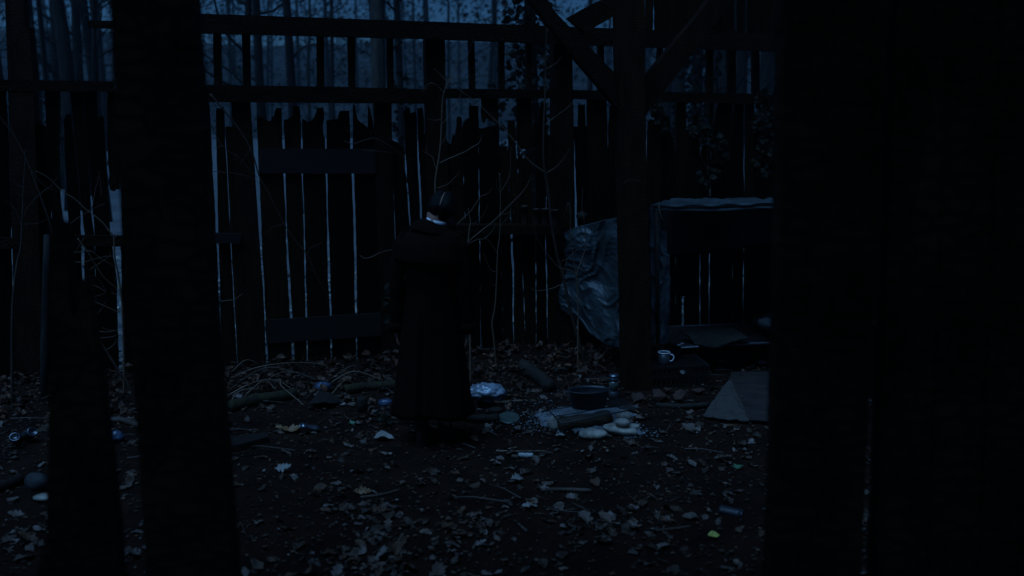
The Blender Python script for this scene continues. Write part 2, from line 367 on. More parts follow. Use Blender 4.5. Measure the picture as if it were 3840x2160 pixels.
# --- left end
W = 'plank'
plank([(-30, 330), (20, 330), (30, 600), (42, 1000), (60, B), (-20, B), (-24, 900)])
plank([(137, 455), (143, 470), (150, 452), (156, 474), (163, 468), (171, 480), (181, 640), (192, 860), (205, 1200), (212, B), (150, B), (144, 900)])
plank([(168, 330), (222, 330), (222, 640), (228, 840), (240, 1100), (252, B), (210, B), (201, 1100), (196, 860), (184, 640), (172, 480)])
plank([(240, 447), (246, 430), (262, 428), (267, 450), (275, 520), (285, 640), (294, 740), (300, 830), (305, 1020), (320, 1200), (330, B), (272, B), (266, 1180), (262, 1000), (258, 880), (254, 790), (250, 700), (244, 600)])
plank([(262, 335), (305, 335), (317, 480), (326, 580), (333, 700), (340, 800), (350, 870), (356, 1050), (366, B), (330, B), (322, 1200), (316, 1010), (318, 880), (302, 740), (293, 640), (282, 540), (272, 440)])
plank([(311, 335), (358, 335), (363, 437), (388, 437), (400, 700), (412, 880), (436, 1050), (446, B), (366, B), (358, 1050), (354, 870), (345, 740), (338, 640), (329, 550), (318, 440)], amp=1.8)
plank([(401, 335), (450, 335), (452, 560), (446, 712), (438, 708), (428, 718), (412, 712), (404, 560)])
plank([(452, 900), (470, 880), (520, 900), (530, B), (462, B), (457, 1100)])
plank([(450, 340), (700, 340), (705, 700), (720, B), (470, B), (458, 900), (452, 600)], 0.03, 0.05)
# --- between the near post and the door
plank([(700, 330), (770, 330), (785, 400), (800, 700), (815, 1000), (830, B), (720, B)])
plank([(810, 408), (817, 405), (832, 407), (838, 398), (841, 412), (843, 520), (851, 646), (861, 854), (874, 1100), (888, 1350), (893, B), (832, B), (826, 1100), (818, 870), (815, 690), (811, 540)], amp=0.8)
plank([(844, 478), (850, 474), (866, 475), (874, 472), (876, 520), (884, 700), (902, 1100), (917, B), (896, B), (891, 1350), (877, 1100), (864, 854), (854, 646), (846, 520)], amp=0.8)
# --- the door
door = empty('plank_door'); door.parent = wall; door.name = 'door'
door['label'] = 'burnt plank door with ragged top and two crossboards'
dk = dict(parent=door, amp=1.3)
plank([(961, 407), (965, 430), (972, 439), (980, 437), (990, 440), (998, 449), (1008, 455), (1016, 452), (1020, 438), (1027, 436), (1030, 418), (1036, 404), (1056, 405), (1058, 500), (1061, 640), (1069, 760), (1073, 880), (1077, 1010), (1088, 1190), (1096, 1350), (1101, B), (1012, B), (1005, 1335), (997, 1190), (985, 980), (974, 690), (968, 556)], **dk)
plank([(1064, 450), (1078, 447), (1092, 438), (1098, 435), (1098, 398), (1123, 398), (1127, 434), (1129, 520), (1131, 650), (1139, 850), (1144, 1087), (1150, 1346), (1152, B), (1108, B), (1105, 1350), (1097, 1190), (1086, 1010), (1076, 880), (1073, 760), (1071, 650), (1067, 520)], **dk)
plank([(1133, 447), (1140, 447), (1148, 453), (1155, 457), (1163, 454), (1171, 450), (1180, 436), (1186, 420), (1190, 404), (1213, 404), (1216, 440), (1211, 470), (1212, 500), (1219, 520), (1220, 560), (1221, 650), (1226, 800), (1227, 938), (1237, 1187), (1240, 1350), (1242, B), (1158, B), (1155, 1346), (1149, 1087), (1143, 860), (1136, 650)], **dk)
plank([(1224, 452), (1245, 449), (1266, 446), (1274, 416), (1310, 415), (1312, 470), (1314, 560), (1318, 650), (1325, 800), (1329, 988), (1335, 1336), (1338, B), (1250, B), (1247, 1350), (1244, 1187), (1236, 940), (1230, 800), (1228, 650), (1225, 540)], **dk)
plank([(1324, 392), (1329, 392), (1334, 410), (1339, 440), (1345, 452), (1356, 462), (1371, 470), (1379, 480), (1381, 400), (1384, 396), (1390, 420), (1397, 450), (1402, 490), (1406, 540), (1409, 650), (1417, 860), (1424, 1030), (1431, 1356), (1433, B), (1344, B), (1341, 1336), (1338, 988), (1333, 800), (1328, 650), (1324, 540)], **dk)
timber([(967, 558), (1412, 559), (1413, 651), (970, 650)], -0.03, -0.002, 'crossboard', 'board', door)
timber([(994, 1201), (1215, 1188), (1428, 1174), (1429, 1258), (1215, 1274), (999, 1288)], -0.03, -0.002, 'crossboard', 'board', door)
# --- right of the door, behind the standing figure
plank([(1470, 524), (1479, 530), (1488, 532), (1500, 541), (1512, 549), (1517, 545), (1518, 600), (1525, 700), (1530, 770), (1537, 850), (1552, 1100), (1566, B), (1500, B), (1488, 1000), (1476, 700)])
plank([(1514, 418), (1519, 412), (1522, 393), (1528, 406), (1536, 400), (1539, 424), (1556, 420), (1561, 424), (1565, 560), (1572, 720), (1579, 850), (1590, 1100), (1600, B), (1572, B), (1556, 1100), (1540, 850), (1537, 770), (1530, 690), (1524, 600), (1518, 500)])
plank([(1566, 406), (1584, 404), (1588, 420), (1590, 505), (1594, 500), (1600, 497), (1606, 492), (1612, 800), (1626, B), (1606, B), (1593, 1100), (1586, 850), (1579, 700), (1570, 540)])
# --- behind the saplings, over the shelf
plank([(1672, 520), (1678, 530), (1686, 540), (1692, 541), (1697, 518), (1701, 500), (1704, 515), (1709, 500), (1714, 441), (1722, 436), (1731, 440), (1733, 480), (1740, 700), (1752, 1000), (1764, B), (1696, B), (1684, 900)], amp=2.2)
plank([(1733, 486), (1739, 464), (1747, 450), (1756, 444), (1761, 440), (1763, 384), (1766, 398), (1794, 397), (1796, 470), (1796, 700), (1799, 938), (1801, 1140), (1806, B), (1767, B), (1754, 1000), (1742, 700)], amp=2.0)
plank([(1797, 480), (1808, 482), (1823, 478), (1838, 473), (1858, 470), (1870, 466), (1874, 560), (1878, 760), (1882, 1050), (1890, B), (1809, B), (1803, 1140), (1802, 938), (1799, 700)], amp=2.0)
plank([(1806, 360), (1868, 360), (1868, 468), (1862, 466), (1852, 458), (1843, 454), (1836, 450), (1828, 440), (1822, 448), (1816, 464), (1810, 452), (1806, 432)], -0.003, 0.02, amp=2.0, step=12)
plank([(1876, 546), (1890, 549), (1904, 547), (1908, 700), (1913, 780), (1914, 880), (1922, 1037), (1924, 1240), (1928, B), (1892, B), (1884, 1050), (1880, 760)])
plank([(1905, 454), (1912, 450), (1920, 453), (1929, 449), (1933, 480), (1935, 560), (1941, 640), (1948, 840), (1954, 880), (1964, 1137), (1971, 1306), (1975, B), (1932, B), (1930, 1240), (1930, 1037), (1925, 880), (1918, 780), (1911, 700)])
plank([(1939, 360), (1992, 360), (1993, 480), (1991, 560), (1980, 563), (1966, 559), (1950, 562), (1940, 560)], -0.003, 0.02, amp=2.2, step=14)
plank([(1945, 585), (1955, 582), (1962, 598), (1972, 592), (1980, 580), (1990, 583), (1994, 700), (1998, 784), (2008, 880), (2010, 1296), (2012, B), (1978, B), (1974, 1306), (1969, 1137), (1957, 880), (1951, 840), (1946, 700)])
plank([(2004, 466), (2012, 458), (2024, 452), (2030, 388), (2047, 386), (2050, 470), (2052, 507), (2054, 600), (2049, 700), (2044, 880), (2049, 1087), (2052, 1206), (2056, B), (2016, B), (2014, 1296), (2014, 880), (2012, 784), (2010, 600)])
plank([(2051, 510), (2060, 506), (2070, 508), (2090, 505), (2092, 800), (2104, B), (2060, B), (2056, 1206), (2056, 1087), (2049, 880), (2054, 700), (2056, 600)])
# --- further planks towards the shelter
plank([(2154, 474), (2170, 475), (2170, 396), (2176, 391), (2190, 394), (2194, 390), (2195, 470), (2203, 474), (2208, 800), (2216, B), (2172, B), (2167, 820), (2164, 720), (2158, 560)])
plank([(2202, 365), (2275, 365), (2277, 440), (2280, 576), (2283, 660), (2288, 900), (2296, B), (2218, B), (2210, 800)])
plank([(2289, 398), (2300, 394), (2318, 396), (2321, 430), (2323, 720), (2326, 815), (2332, B), (2298, B), (2290, 900), (2286, 660), (2283, 560), (2284, 470)])
plank([(2330, 430), (2380, 420), (2420, 432), (2424, 800), (2424, B), (2334, B), (2330, 815), (2328, 700)])
plank([(2430, 500), (2434, 455), (2440, 447), (2452, 450), (2470, 446), (2477, 470), (2480, 800), (2482, B), (2428, B), (2428, 800)])
plank([(2479, 478), (2490, 474), (2504, 476), (2505, 450), (2511, 450), (2513, 500), (2524, 520), (2530, 545), (2532, 600), (2533, 800), (2536, B), (2484, B), (2482, 800)])
plank([(2540, 375), (2573, 375), (2573, 800), (2574, 1110), (2556, 1112), (2556, 1222), (2556, B), (2540, B), (2537, 800), (2537, 560)])
plank([(2575, 490), (2588, 482), (2600, 486), (2603, 430), (2620, 428), (2622, 520), (2623, 760), (2624, 980), (2623, 1212), (2626, B), (2570, B), (2568, 1222), (2569, 1118), (2577, 1110), (2576, 800)])
plank([(2627, 600), (2636, 548), (2648, 540), (2658, 545), (2664, 600), (2662, 760), (2658, 970), (2658, 1202), (2660, B), (2631, B), (2631, 1212), (2630, 978), (2625, 760)])
plank([(2662, 376), (2675, 376), (2675, 480), (2668, 486), (2662, 478)], amp=0.6)
plank([(2686, 440), (2692, 410), (2699, 376), (2747, 376), (2748, 560), (2747, 800), (2748, B), (2664, B), (2664, 1202), (2667, 972), (2668, 760), (2674, 540), (2680, 480)])
plank([(2756, 376), (2788, 376), (2786, 500), (2785, 600), (2791, 720), (2788, 906), (2786, 1107), (2788, B), (2752, B), (2752, 800), (2751, 700), (2753, 500)])
plank([(2798, 378), (2826, 378), (2828, 700), (2830, B), (2794, B), (2793, 1107), (2795, 906), (2797, 720), (2797, 600), (2798, 480)])
plank([(2832, 500), (2850, 486), (2870, 492), (2880, 440), (2960, 430), (2960, B), (2834, B), (2832, 800)])
# --- shelf on the wall
sh = MB()
a = WALL.uz(1712, 846, -0.16); b = WALL.uz(2098, 846, -0.16); c = WALL.uz(1712, 878, -0.16)
SHELF_Z = (a[1] + b[1]) / 2
timber([(1712, 846), (2098, 847), (2098, 879), (1712, 878)], -0.165, -0.004, 'shelf', 'char_rail')

# ================================================================= BRACED POST IN FRONT OF THE SHELTER
PF = Frame(0.9, 6.5, R(10))
bp = PF.root('braced_post')
tag(bp, 'thick charred post beside the tarp shelter with diagonal braces spreading from its upper half', 'post')
timber([(2322, -60), (2418, -60), (2419, 300), (2426, 700), (2436, 1100), (2446, 1500), (2352, 1500), (2345, 1100), (2336, 700), (2328, 300)], -0.02, 0.15, 'post', parent=bp, frame=PF)
timber([(2018, 40), (1940, -60), (2020, -60), (2082, 45), (2325, 293), (2345, 320), (2345, 442), (2250, 325), (2146, 204)], 0.02, 0.12, 'brace', parent=bp, frame=PF)
timber([(2415, 300), (2627, 45), (2700, -60), (2790, -60), (2612, 184), (2505, 323), (2420, 436)], 0.02, 0.12, 'brace', parent=bp, frame=PF)
timber([(2130, 66), (2230, 10), (2400, -60), (2440, -20), (2320, 50), (2196, 122)], 0.14, 0.22, 'cross_tie', parent=bp, frame=PF)

# ================================================================= NEAR TIMBERS THE CAMERA LOOKS BETWEEN
NF = Frame(0.0, 2.35, 0.0)
o = timber([(404, -60), *[(1920 + (x - 1920) * 1.036, y) for x, y in ((752, -60), (784, 400), (812, 950), (846, 1360), (878, 1766), (912, 2250))], (556, 2250), (516, 1644), (478, 1150), (440, 640), (412, 45)], 0.0, 0.08, 'near_post', 'near_post', parent=None, frame=NF, amp=3, step=40)
o.parent = None; o.location = NF.o; o.name = 'burnt_post'
tag(o, 'broad black burnt post close to the camera, left of the plank door', 'post')
o = timber([(192, 848), (205, 832), (222, 840), (240, 838), (247, 900), (252, 1000), (258, 1120), (270, 1185), (290, 1178), (297, 1100), (303, 1050), (318, 1050), (332, 1120), (345, 1230), (364, 1370), (382, 1462), (400, 1644), (419, 1808), (462, 2250), (118, 2250), (150, 2080), (174, 2008), (180, 1700), (184, 1280), (188, 1050)], 0.0, 0.05, 'near_board', 'near_post', parent=None, frame=Frame(0, 2.45, 0.05), amp=2, step=40)
o.parent = None; o.location = (0, 2.45, 0); o.rotation_euler = (0, 0, 0.05); o.name = 'broken_board'
tag(o, 'broken black board with two jagged points rising close to the camera', 'board')
o = timber([(2940, -60), (3336, -60), (3316, 400), (3290, 1000), (3262, 1500), (3226, 2250), *[(1920 + (x - 1920) * 1.036, y) for x, y in ((2852, 2250), (2868, 1825), (2888, 1000), (2900, 300))]], 0.0, 0.08, 'near_post', 'near_post', parent=None, frame=NF, amp=3, step=40)
o.parent = None; o.location = NF.o; o.name = 'burnt_post'
tag(o, 'huge black burnt post close to the camera, right of the tarp shelter', 'post')
nw = NF.root('charred_side_wall'); tag(nw, 'black charred board wall filling the right edge of the view', 'wall')
for k, (a, b, c, d) in enumerate(((3366, 3560, 3280, 3470), (3564, 3760, 3474, 3665), (3764, 3960, 3669, 3860), (3964, 4160, 3864, 4060))):
    timber([(a, -60), (b, -60), ((b + d) / 2, 1080), (d, 2250), (c, 2250), ((a + c) / 2, 1080)], 0.02 + 0.012 * (k % 2), 0.09, 'plank', 'near_post', nw, NF, amp=2.5, step=40)
timber([(3300, 1320), (4160, 1330), (4160, 1520), (3290, 1510)], 0.092, 0.16, 'rail', 'near_post', nw, NF)

# ================================================================= UNSEEN ROOF ADDED OVER THE CAMERA TO DARKEN THE NEAR POSTS
roof = empty('shade_roof', (0, 2.35, 0)); tag(roof, 'unseen plank roof added over the camera to shade the near posts', 'roof')
for k in range(16):
    x = -4.4 + 0.55 * k
    MB().box(x, x + 0.54, -4.6, 0.45, 3.05 + 0.01 * (k % 2), 3.08 + 0.01 * (k % 2)).build('plank', 'plank', roof)
for y in (-4.4, -2.0, 0.1): MB().box(-4.45, 4.45, y, y + 0.15, 2.88, 3.045).build('rafter', 'char_rail', roof)
MB().box(4.38, 4.42, -4.6, 0.45, -0.1, 3.04).build('shade_boarding', 'plank', roof)  # out-of-view side boards, added to keep light off the near timbers

# ================================================================= TARP SHELTER
shelter = empty('tarp_shelter', at_y(2440, 1400, 6.6) * 1)
shelter.location.z = 0
tag(shelter, 'low lean-to of dark plastic tarp draped over a frame against the burnt wall', 'shelter')
SO = shelter.location.copy()
def rel(p): return Vector(p) - SO
fl = at_y(2438, 770, 6.62); fr = at_y(2960, 757, 6.75); bl = WALL.world(2528, 747, -0.03); br = WALL.world(2960, 744, -0.03)
def crumple(p, s=1.0):
    a = noise.noise(Vector((p[0] * 3 * s, p[1] * 3 * s, 0.2)))
    r = 1 - abs(noise.noise(Vector((p[0] * 5 * s + 1.5 * a, p[1] * 4 * s, 3.7))))
    r2 = 1 - abs(noise.noise(Vector((p[0] * 9 * s, p[1] * 15 * s + 2 * a, 9.1))))
    r3 = 1 - abs(noise.noise(Vector((p[0] * 26 * s, p[1] * 30 * s, 5.5))))
    return 0.7 * (r ** 3) + 0.16 * (r2 ** 3) + 0.05 * r3 ** 3
def roof_fn(u, v):
    p = fl.lerp(fr, u).lerp(bl.lerp(br, u), v)
    p = p + Vector((0, 0, -0.05 * math.sin(math.pi * u) * (1 - v) * 0.4 + 0.03 * (crumple((u * 1.2, v * 0.7)) - 0.5) * (0.4 + v) - (0.03 if v == 0 else 0)))
    return rel(p)
sheet('roof_sheet', roof_fn, 90, 40, 'tarp', shelter, 0.006)
# front valance hanging a little below the roof edge, then the dark lining behind it
def val_fn(u, v):
    p = fl.lerp(fr, u) + Vector((0, 0.004 + 0.012 * math.sin(u * 25) * v, -0.012 * v - 0.008 * v * math.sin(math.pi * u)))
    return rel(p)
sheet('roof_edge', val_fn, 60, 3, 'tarp', shelter, 0.004)
# the side sheet runs from the wall forward to the front corner
L0 = WALL.world(2119, 873, -0.03); L1 = WALL.world(2106, 1158, -0.03)
def side_fn(u, v):
    px = 2117 + (2440 - 2117) * u
    top = [873, 850, 836, 822, 812, 800, 784]; bot = [1160, 1205, 1256, 1292, 1306, 1302, 1296]
    k = min(5, int(u * 6)); t = u * 6 - k
    ty = top[k] + (top[k + 1] - top[k]) * t; by = bot[k] + (bot[k + 1] - bot[k]) * t
    Yw = WALL.world(2119, 873, -0.03).y
    Y = Yw + (6.66 - Yw) * u
    py = ty + (by - ty) * v
    px += (-10 * math.sin(v * 9 + 0.4) * (1 - u) * (0.4 + v)) + (-8 if v > 0.55 else 0) * (1 - u)
    p = at_y(px, py, Y)
    c = crumple((u * 1.3 + 0.25 * v, v * 1.4 - 0.3 * u))
    fold = 0.035 * math.sin(u * 7 + v * 2.5) * (1 - 0.4 * v) + 0.02 * math.sin(u * 15 - v * 5 + 2 * noise.noise(Vector((u * 3, v * 3, 1))))
    return rel(p + Vector((-0.25, -1, 0.15)) * (0.042 * (c - 0.4) + fold))
sheet('side_sheet', side_fn, 130, 130, 'tarp', shelter, 0.004)
def flap_fn(u, v):
    e0 = 2436 + 8 * v; e1 = [2476, 2500, 2510, 2513, 2512, 2508][min(5, int(v * 5.99))]
    px = e0 + (e1 - e0) * u; py = 778 + (1290 - 778) * v
    p = at_y(px, py, 6.60 + 0.12 * u)
    c = crumple((u * 0.5 + 7, v * 1.3))
    return rel(p + Vector((0, -1, 0)) * (0.04 * (c - 0.4) + 0.015 * math.sin(u * 8 + v * 3)))
sheet('flap', flap_fn, 30, 90, 'tarp', shelter, 0.004)
MB().tube([rel(fl + Vector((0.02, 0.02, -0.02))), rel(fr + Vector((0, 0.02, -0.02)))], 0.014, 8).build('pole', 'log', shelter, True)
MB().tube([rel(at_y(2462, 790, 6.6)), rel(at_y(2468, 1290, 6.62))], 0.014, 8).build('pole', 'log', shelter, True)
MB().tube(spline([rel(at_y(2470, 768, 6.57)), rel(at_y(2476, 800, 6.56)), rel(at_y(2486, 828, 6.57))]), [0.006, 0.003], 6).build('rope', 'twig', shelter, True)
# the sheet hung inside over the upper part of the back wall
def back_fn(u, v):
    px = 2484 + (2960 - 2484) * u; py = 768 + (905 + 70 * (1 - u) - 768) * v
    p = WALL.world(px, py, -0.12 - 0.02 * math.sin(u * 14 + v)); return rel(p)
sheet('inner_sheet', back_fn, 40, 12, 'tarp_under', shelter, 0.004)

# --- folding cot
c_fl = at_z(2548, 1300, 0.22); cot = empty('camp_cot', (c_fl.x, c_fl.y, 0), R(9))
tag(cot, 'low folding camp cot with dark canvas inside the tarp shelter', 'bed')
def cot_fn(u, v):
    return Vector((u * 1.9, v * 0.62, 0.22 - 0.03 * math.sin(math.pi * v) + 0.006 * math.sin(u * 30)))
sheet('canvas', cot_fn, 40, 10, 'canvas', cot, 0.01)
for y in (0.0, 0.62): MB().tube([(0, y, 0.22), (1.9, y, 0.22)], 0.013, 8).build('side_rail', 'soot_steel', cot, True)
for x in (0.12, 0.93, 1.75):
    for y in (0.03, 0.59):
        MB().tube(spline([(x - 0.07, y, 0.215), (x - 0.03, y, 0.20), (x, y, 0.16), (x + 0.005, y, 0.07), (x - 0.005, y, 0.02), (x - 0.07, y, 0.015)]), 0.010, 7).build('leg', 'rust', cot, True)
def blanket_fn(u, v):
    z = 0.245 + 0.05 * crumple((u * 2, v * 2)) + 0.11 * max(0, math.sin(u * math.pi)) * (0.5 + 0.5 * noise.noise(Vector((u * 4, v * 3, 2))))
    return Vector((0.75 + u * 1.1, 0.06 + v * 0.5, z))
o = sheet('blanket', blanket_fn, 40, 24, 'cloth', None, 0.02); o.location = cot.location; o.rotation_euler = cot.rotation_euler
tag(o, 'dark rumpled blanket heaped on the camp cot', 'blanket')
def rag_fn(u, v):
    return Vector((0.10 + u * 0.42, -0.035 + v * 0.3, 0.258 + 0.03 * crumple((u * 1.1 + 3, v * 1.1)) - 0.10 * max(0, 0.3 - v) * (1 + math.sin(u * 5))))
o = sheet('folded_cloth', rag_fn, 30, 24, 'cloth', None, 0.01); o.location = cot.location; o.rotation_euler = cot.rotation_euler
tag(o, 'dark cloth lying over the end of the cot behind the crate', 'cloth')
p = at_y(2866, 1222, 7.0); o = rock('pillow', 'pale_cloth', 5, (0.11, 0.09, 0.05)); o.location = p + Vector((0.06, 0, 0)); o.rotation_euler = (0.2, 0.3, 0.4)
tag(o, 'pale crumpled pillow at the far end of the cot', 'pillow')

# --- crate with mug and pan
cr0 = ground_at(2443, 1462); CW, CD, CH = 0.425, 0.30, 0.165
crate = empty('plastic_crate', (cr0.x, cr0.y, gh(cr0.x, cr0.y)), R(9))
tag(crate, 'dark plastic lattice crate lying in front of the cot, beside the braced post', 'crate')
def face_panel(x0, x1, y0, y1, long_axis):
    for z in (0.0, CH * 0.48, CH - 0.018):
        MB().box(x0, x1, y0, y1, z, z + 0.016).build('rail', 'plastic_crate', crate)
for (x0, x1, y0, y1) in ((0, CW, 0, 0.012), (0, CW, CD - 0.012, CD), (0, 0.012, 0.012, CD - 0.012), (CW - 0.012, CW, 0.012, CD - 0.012)):
    face_panel(x0, x1, y0, y1, 0)
n = 12
for row, (za, zb) in enumerate(((0.016, CH * 0.48), (CH * 0.48 + 0.016, CH - 0.018))):
    for k in range(n + 1):
        x = 0.004 + (CW - 0.014) * k / n
        MB().box(x, x + 0.007, 0.002, 0.010, za, zb).build('slat', 'plastic_crate', crate)
        MB().box(x, x + 0.007, CD - 0.010, CD - 0.002, za, zb).build('slat', 'plastic_crate', crate)
    for k in range(n):
        if row == 1 and k in (5, 6): continue
        x = 0.004 + (CW - 0.014) * (k + 0.5) / n + 0.003; zc = (za + zb) / 2; r = (zb - za) * 0.36
        MB().tube([(x + r * 0.55 * math.cos(t), 0.006, zc + r * math.sin(t)) for t in [2 * math.pi * q / 10 for q in range(11)]], 0.0035, 5, False).build('lattice_ring', 'plastic_crate', crate)
for k in range(9):
    y = 0.012 + (CD - 0.03) * k / 8
    MB().box(0.012, CW - 0.012, y, y + 0.01, CH - 0.012, CH - 0.003).build('slat', 'plastic_crate', crate)
for k in range(12):
    x = 0.012 + (CW - 0.035) * k / 11
    MB().box(x, x + 0.01, 0.012, CD - 0.012, CH - 0.010, CH - 0.001).build('slat', 'plastic_crate', crate)
MB().box(0.19, 0.275, 0.001, 0.011, CH * 0.48 + 0.02, CH - 0.022).build('plate', 'plastic_crate', crate)
def on_crate(px, py):
    return at_z(px, py, crate.location.z + CH)
p = on_crate(2489, 1362)
mug = empty('enamel_mug', p); tag(mug, 'enamel mug with bright white rim standing on the crate', 'mug')
r = 0.041
MB().lathe([(0.0, 0.0), (r * 0.94, 0.0), (r * 0.98, 0.006), (r, 0.078)], 28).build('body', 'enamel_dark', mug, True)
MB().lathe([(r * 0.9, 0.006), (r * 0.94, 0.078), (r * 0.94, 0.0785), (0.0, 0.055)], 28).build('inside', 'enamel_green', mug, True)
MB().tube([(r * math.cos(t), r * math.sin(t), 0.080) for t in [2 * math.pi * q / 32 for q in range(33)]], 0.0032, 7, False).build('rim', 'enamel_white', mug, True)
MB().tube(spline([(r * 0.97, -0.01, 0.066), (r + 0.018, -0.012, 0.064), (r + 0.027, -0.013, 0.046), (r + 0.018, -0.012, 0.024), (r * 0.97, -0.01, 0.018)]), 0.0042, 7).build('handle', 'enamel_white', mug, True)
p = on_crate(2520, 1345)
pan = empty('saucepan', p, R(8)); tag(pan, 'dark steel saucepan with a long thin handle, behind the mug', 'saucepan')
MB().lathe([(0.0, 0.0), (0.052, 0.0), (0.057, 0.006), (0.060, 0.085), (0.0625, 0.087)], 30).build('body', 'soot_steel', pan, True)
MB().lathe([(0.060, 0.087), (0.056, 0.083), (0.053, 0.008), (0.0, 0.006)], 30).build('inside', 'bright_steel', pan, True)
MB().bar((0.058, -0.012, 0.083), (0.185, -0.03, 0.092), 0.014, 0.006).build('handle', 'bright_steel', pan)
MB().bar((0.05, 0.035, 0.086), (0.10, 0.06, 0.098), 0.012, 0.004).build('spout_grip', 'bright_steel', pan)
# ---------------------------------------------------------------- pots on the shelf
for px, w, h, lab in ((1967, 27, 71, 'tall rusty tin can, first on the wall shelf'), (2010, 26, 60, 'rusty tin can second on the wall shelf, over a bright gap'), (2044, 28, 60, 'rusty flared tin can third on the wall shelf'), (2081, 26, 56, 'short rusty tin can last on the wall shelf by the post')):
    q = WALL.world(px, 842, -0.09); s = (q - Vector((0, 0, CAM_H))).length / FPX
    o = MB().lathe([(0, 0), (w * s * 0.43, 0), (w * s * 0.44, 0.004), (w * s * 0.47, h * s * 0.9), (w * s * 0.52, h * s * 0.91), (w * s * 0.52, h * s), (w * s * 0.46, h * s), (w * s * 0.42, h * s * 0.7), (0, h * s * 0.7)], 18).build('tin_can', 'rust', None, True)
    z = WALL.uz(px, 847, -0.165)[1]; o.location = (q.x, q.y, z + 0.001)
    tag(o, lab, 'can', 'tin cans on the wall shelf')
o = rock('round_lump', 'log', 9, (0.045, 0.04, 0.042)); o.location = WALL.world(2182, 812, -0.05); tag(o, 'round dark lump fixed to the planks above the crumpled tarp', 'lump')

# ================================================================= FIRE PIT
gz = 0.105
g = [at_z(2107, 1588, gz), at_z(2392, 1532, gz), at_z(2318, 1494, gz), at_z(2058, 1538, gz)]
# ash
def ash(name, pts, label):
    V = []; c = sum((Vector((p.x, p.y, 0)) for p in pts), Vector()) / len(pts)
    out = []; n = len(pts); K = n * 6
    for i in range(K):
        k = i // 6; t = (i % 6) / 6
        p = pts[k].lerp(pts[(k + 1) % n], t); d = Vector((p.x, p.y, 0)) - c
        out.append(c + d * (1 + 0.22 * noise.noise(Vector((p.x * 14, p.y * 14, 1)))))
    V = []; F = []; rings = 7
    for q in range(rings + 1):
        f = 1 - q / rings * 0.97
        for v in out:
            x = c.x + (v.x - c.x) * f; y = c.y + (v.y - c.y) * f
            e = min(1, q / 3)
            V.append((x, y, gh(x, y) - 0.012 + e * (0.024 + 0.012 * noise.noise(Vector((x * 25, y * 25, 3))))))
    for q in range(rings):
        for i in range(K): F.append((q * K + i, q * K + (i + 1) % K, (q + 1) * K + (i + 1) % K, (q + 1) * K + i))
    F.append(tuple(rings * K + i for i in range(K)))
    o = obj(name, V, F, 'ash', None, True); tag(o, label, 'ash', kind='stuff'); return o
ash('ash', [ground_at(*q) for q in ((1960, 1545), (2070, 1515), (2240, 1500), (2400, 1530), (2450, 1630), (2380, 1655), (2290, 1640), (2160, 1640), (2060, 1625), (1975, 1590))], 'pale grey wood ash spread under and around the fire grill')
rq = random.Random(5); fk = MB()
for _ in range(700):
    cx, cy, sx, sy = ((2000, 1560, 60, 26), (2150, 1530, 110, 26), (2400, 1628, 50, 12), (2030, 1600, 60, 14))[rq.randrange(4)]
    q = ground_at(cx + rq.gauss(0, sx), cy + rq.gauss(0, sy)); s_ = rq.uniform(0.003, 0.008); an = rq.uniform(0, 6.28); ca, sa = math.cos(an) * s_, math.sin(an) * s_
    z = gh(q.x, q.y) + rq.uniform(0.006, 0.018)
    fk.add([(q.x - ca, q.y - sa, z), (q.x + sa * .6, q.y - ca * .6, z + .003), (q.x + ca, q.y + sa, z), (q.x - sa * .6, q.y + ca * .6, z - .002)], [(0, 1, 2, 3)])
tag(fk.build('ash_flakes', 'ash'), 'loose flakes of pale ash scattered round the fire pit', 'ash', kind='stuff')
def stone(px0, px1, py0, py1, z0, label, seed, tilt=0.0, m='stone', name='stone', squash=0.85):
    b = ground_at((px0 + px1) / 2, py1 - 3); b = at_z((px0 + px1) / 2, py1 - 3, gh(b.x, b.y) + z0)
    s = (b - Vector((0, 0, CAM_H))).length / FPX
    w = (px1 - px0) * s / 2; h = (py1 - py0) * s / 2
    o = rock(name, m, seed, (w, w * 0.62, h * squash), None, 3, 0.16)
    o.location = (b.x, b.y + w * 0.5, b.z + h * 0.72); o.rotation_euler = (0, tilt, R(random.uniform(-12, 12)))
    tag(o, label, 'stone', 'stones round the fire grill'); return o
stone(2172, 2279, 1610, 1654, 0, 'long pale river stone nearest the camera in front of the grill', 3, 0.03)
stone(2266, 2392, 1594, 1641, 0, 'largest flat river stone, under the small one beside the grill', 5, 0.1)
stone(2306, 2365, 1568, 1607, 0.05, 'small egg-shaped stone resting on the flat river stone', 8, 0.1)
stone(2312, 2372, 1541, 1582, 0, 'curved pale stone under the right end of the grill', 11, 0.2)
stone(2362, 2402, 1588, 1615, 0, 'small blue-grey stone tucked behind the flat river stone', 13, 0.1)
stone(2051, 2112, 1556, 1616, 0, 'rounded upright stone at the left end of the grill', 17, -0.1, squash=1.0)
# log that carries the front of the grill
a = ground_at(2092, 1628); b = ground_at(2290, 1602)
a = Vector((a.x, a.y + 0.07, 0.038)); b = Vector((b.x, b.y + 0.085, 0.040))
pts = [a.lerp(b, t) + Vector((0, 0, 0.005 * math.sin(t * 7))) for t in [k / 9 for k in range(10)]]
o = MB().tube(pts, [0.048 + 0.006 * math.sin(k * 1.9) for k in range(10)], 14).build('fire_log', 'fire_log', None, True)
tag(o, 'thick dark log carrying the front of the fire grill', 'log')
grill = empty('fire_grill', (g[0].x, g[0].y, gz)); tag(grill, 'sooty wire grill rack laid over stones and log', 'grill')
G = [p - Vector((g[0].x, g[0].y, gz)) for p in g]
for i in range(4): MB().tube([G[i], G[(i + 1) % 4]], 0.0042, 6).build('frame_wire', 'wire', grill, True)
MB().tube([G[0].lerp(G[3], 0.5), G[1].lerp(G[2], 0.5)], 0.0038, 6).build('frame_wire', 'wire', grill, True)
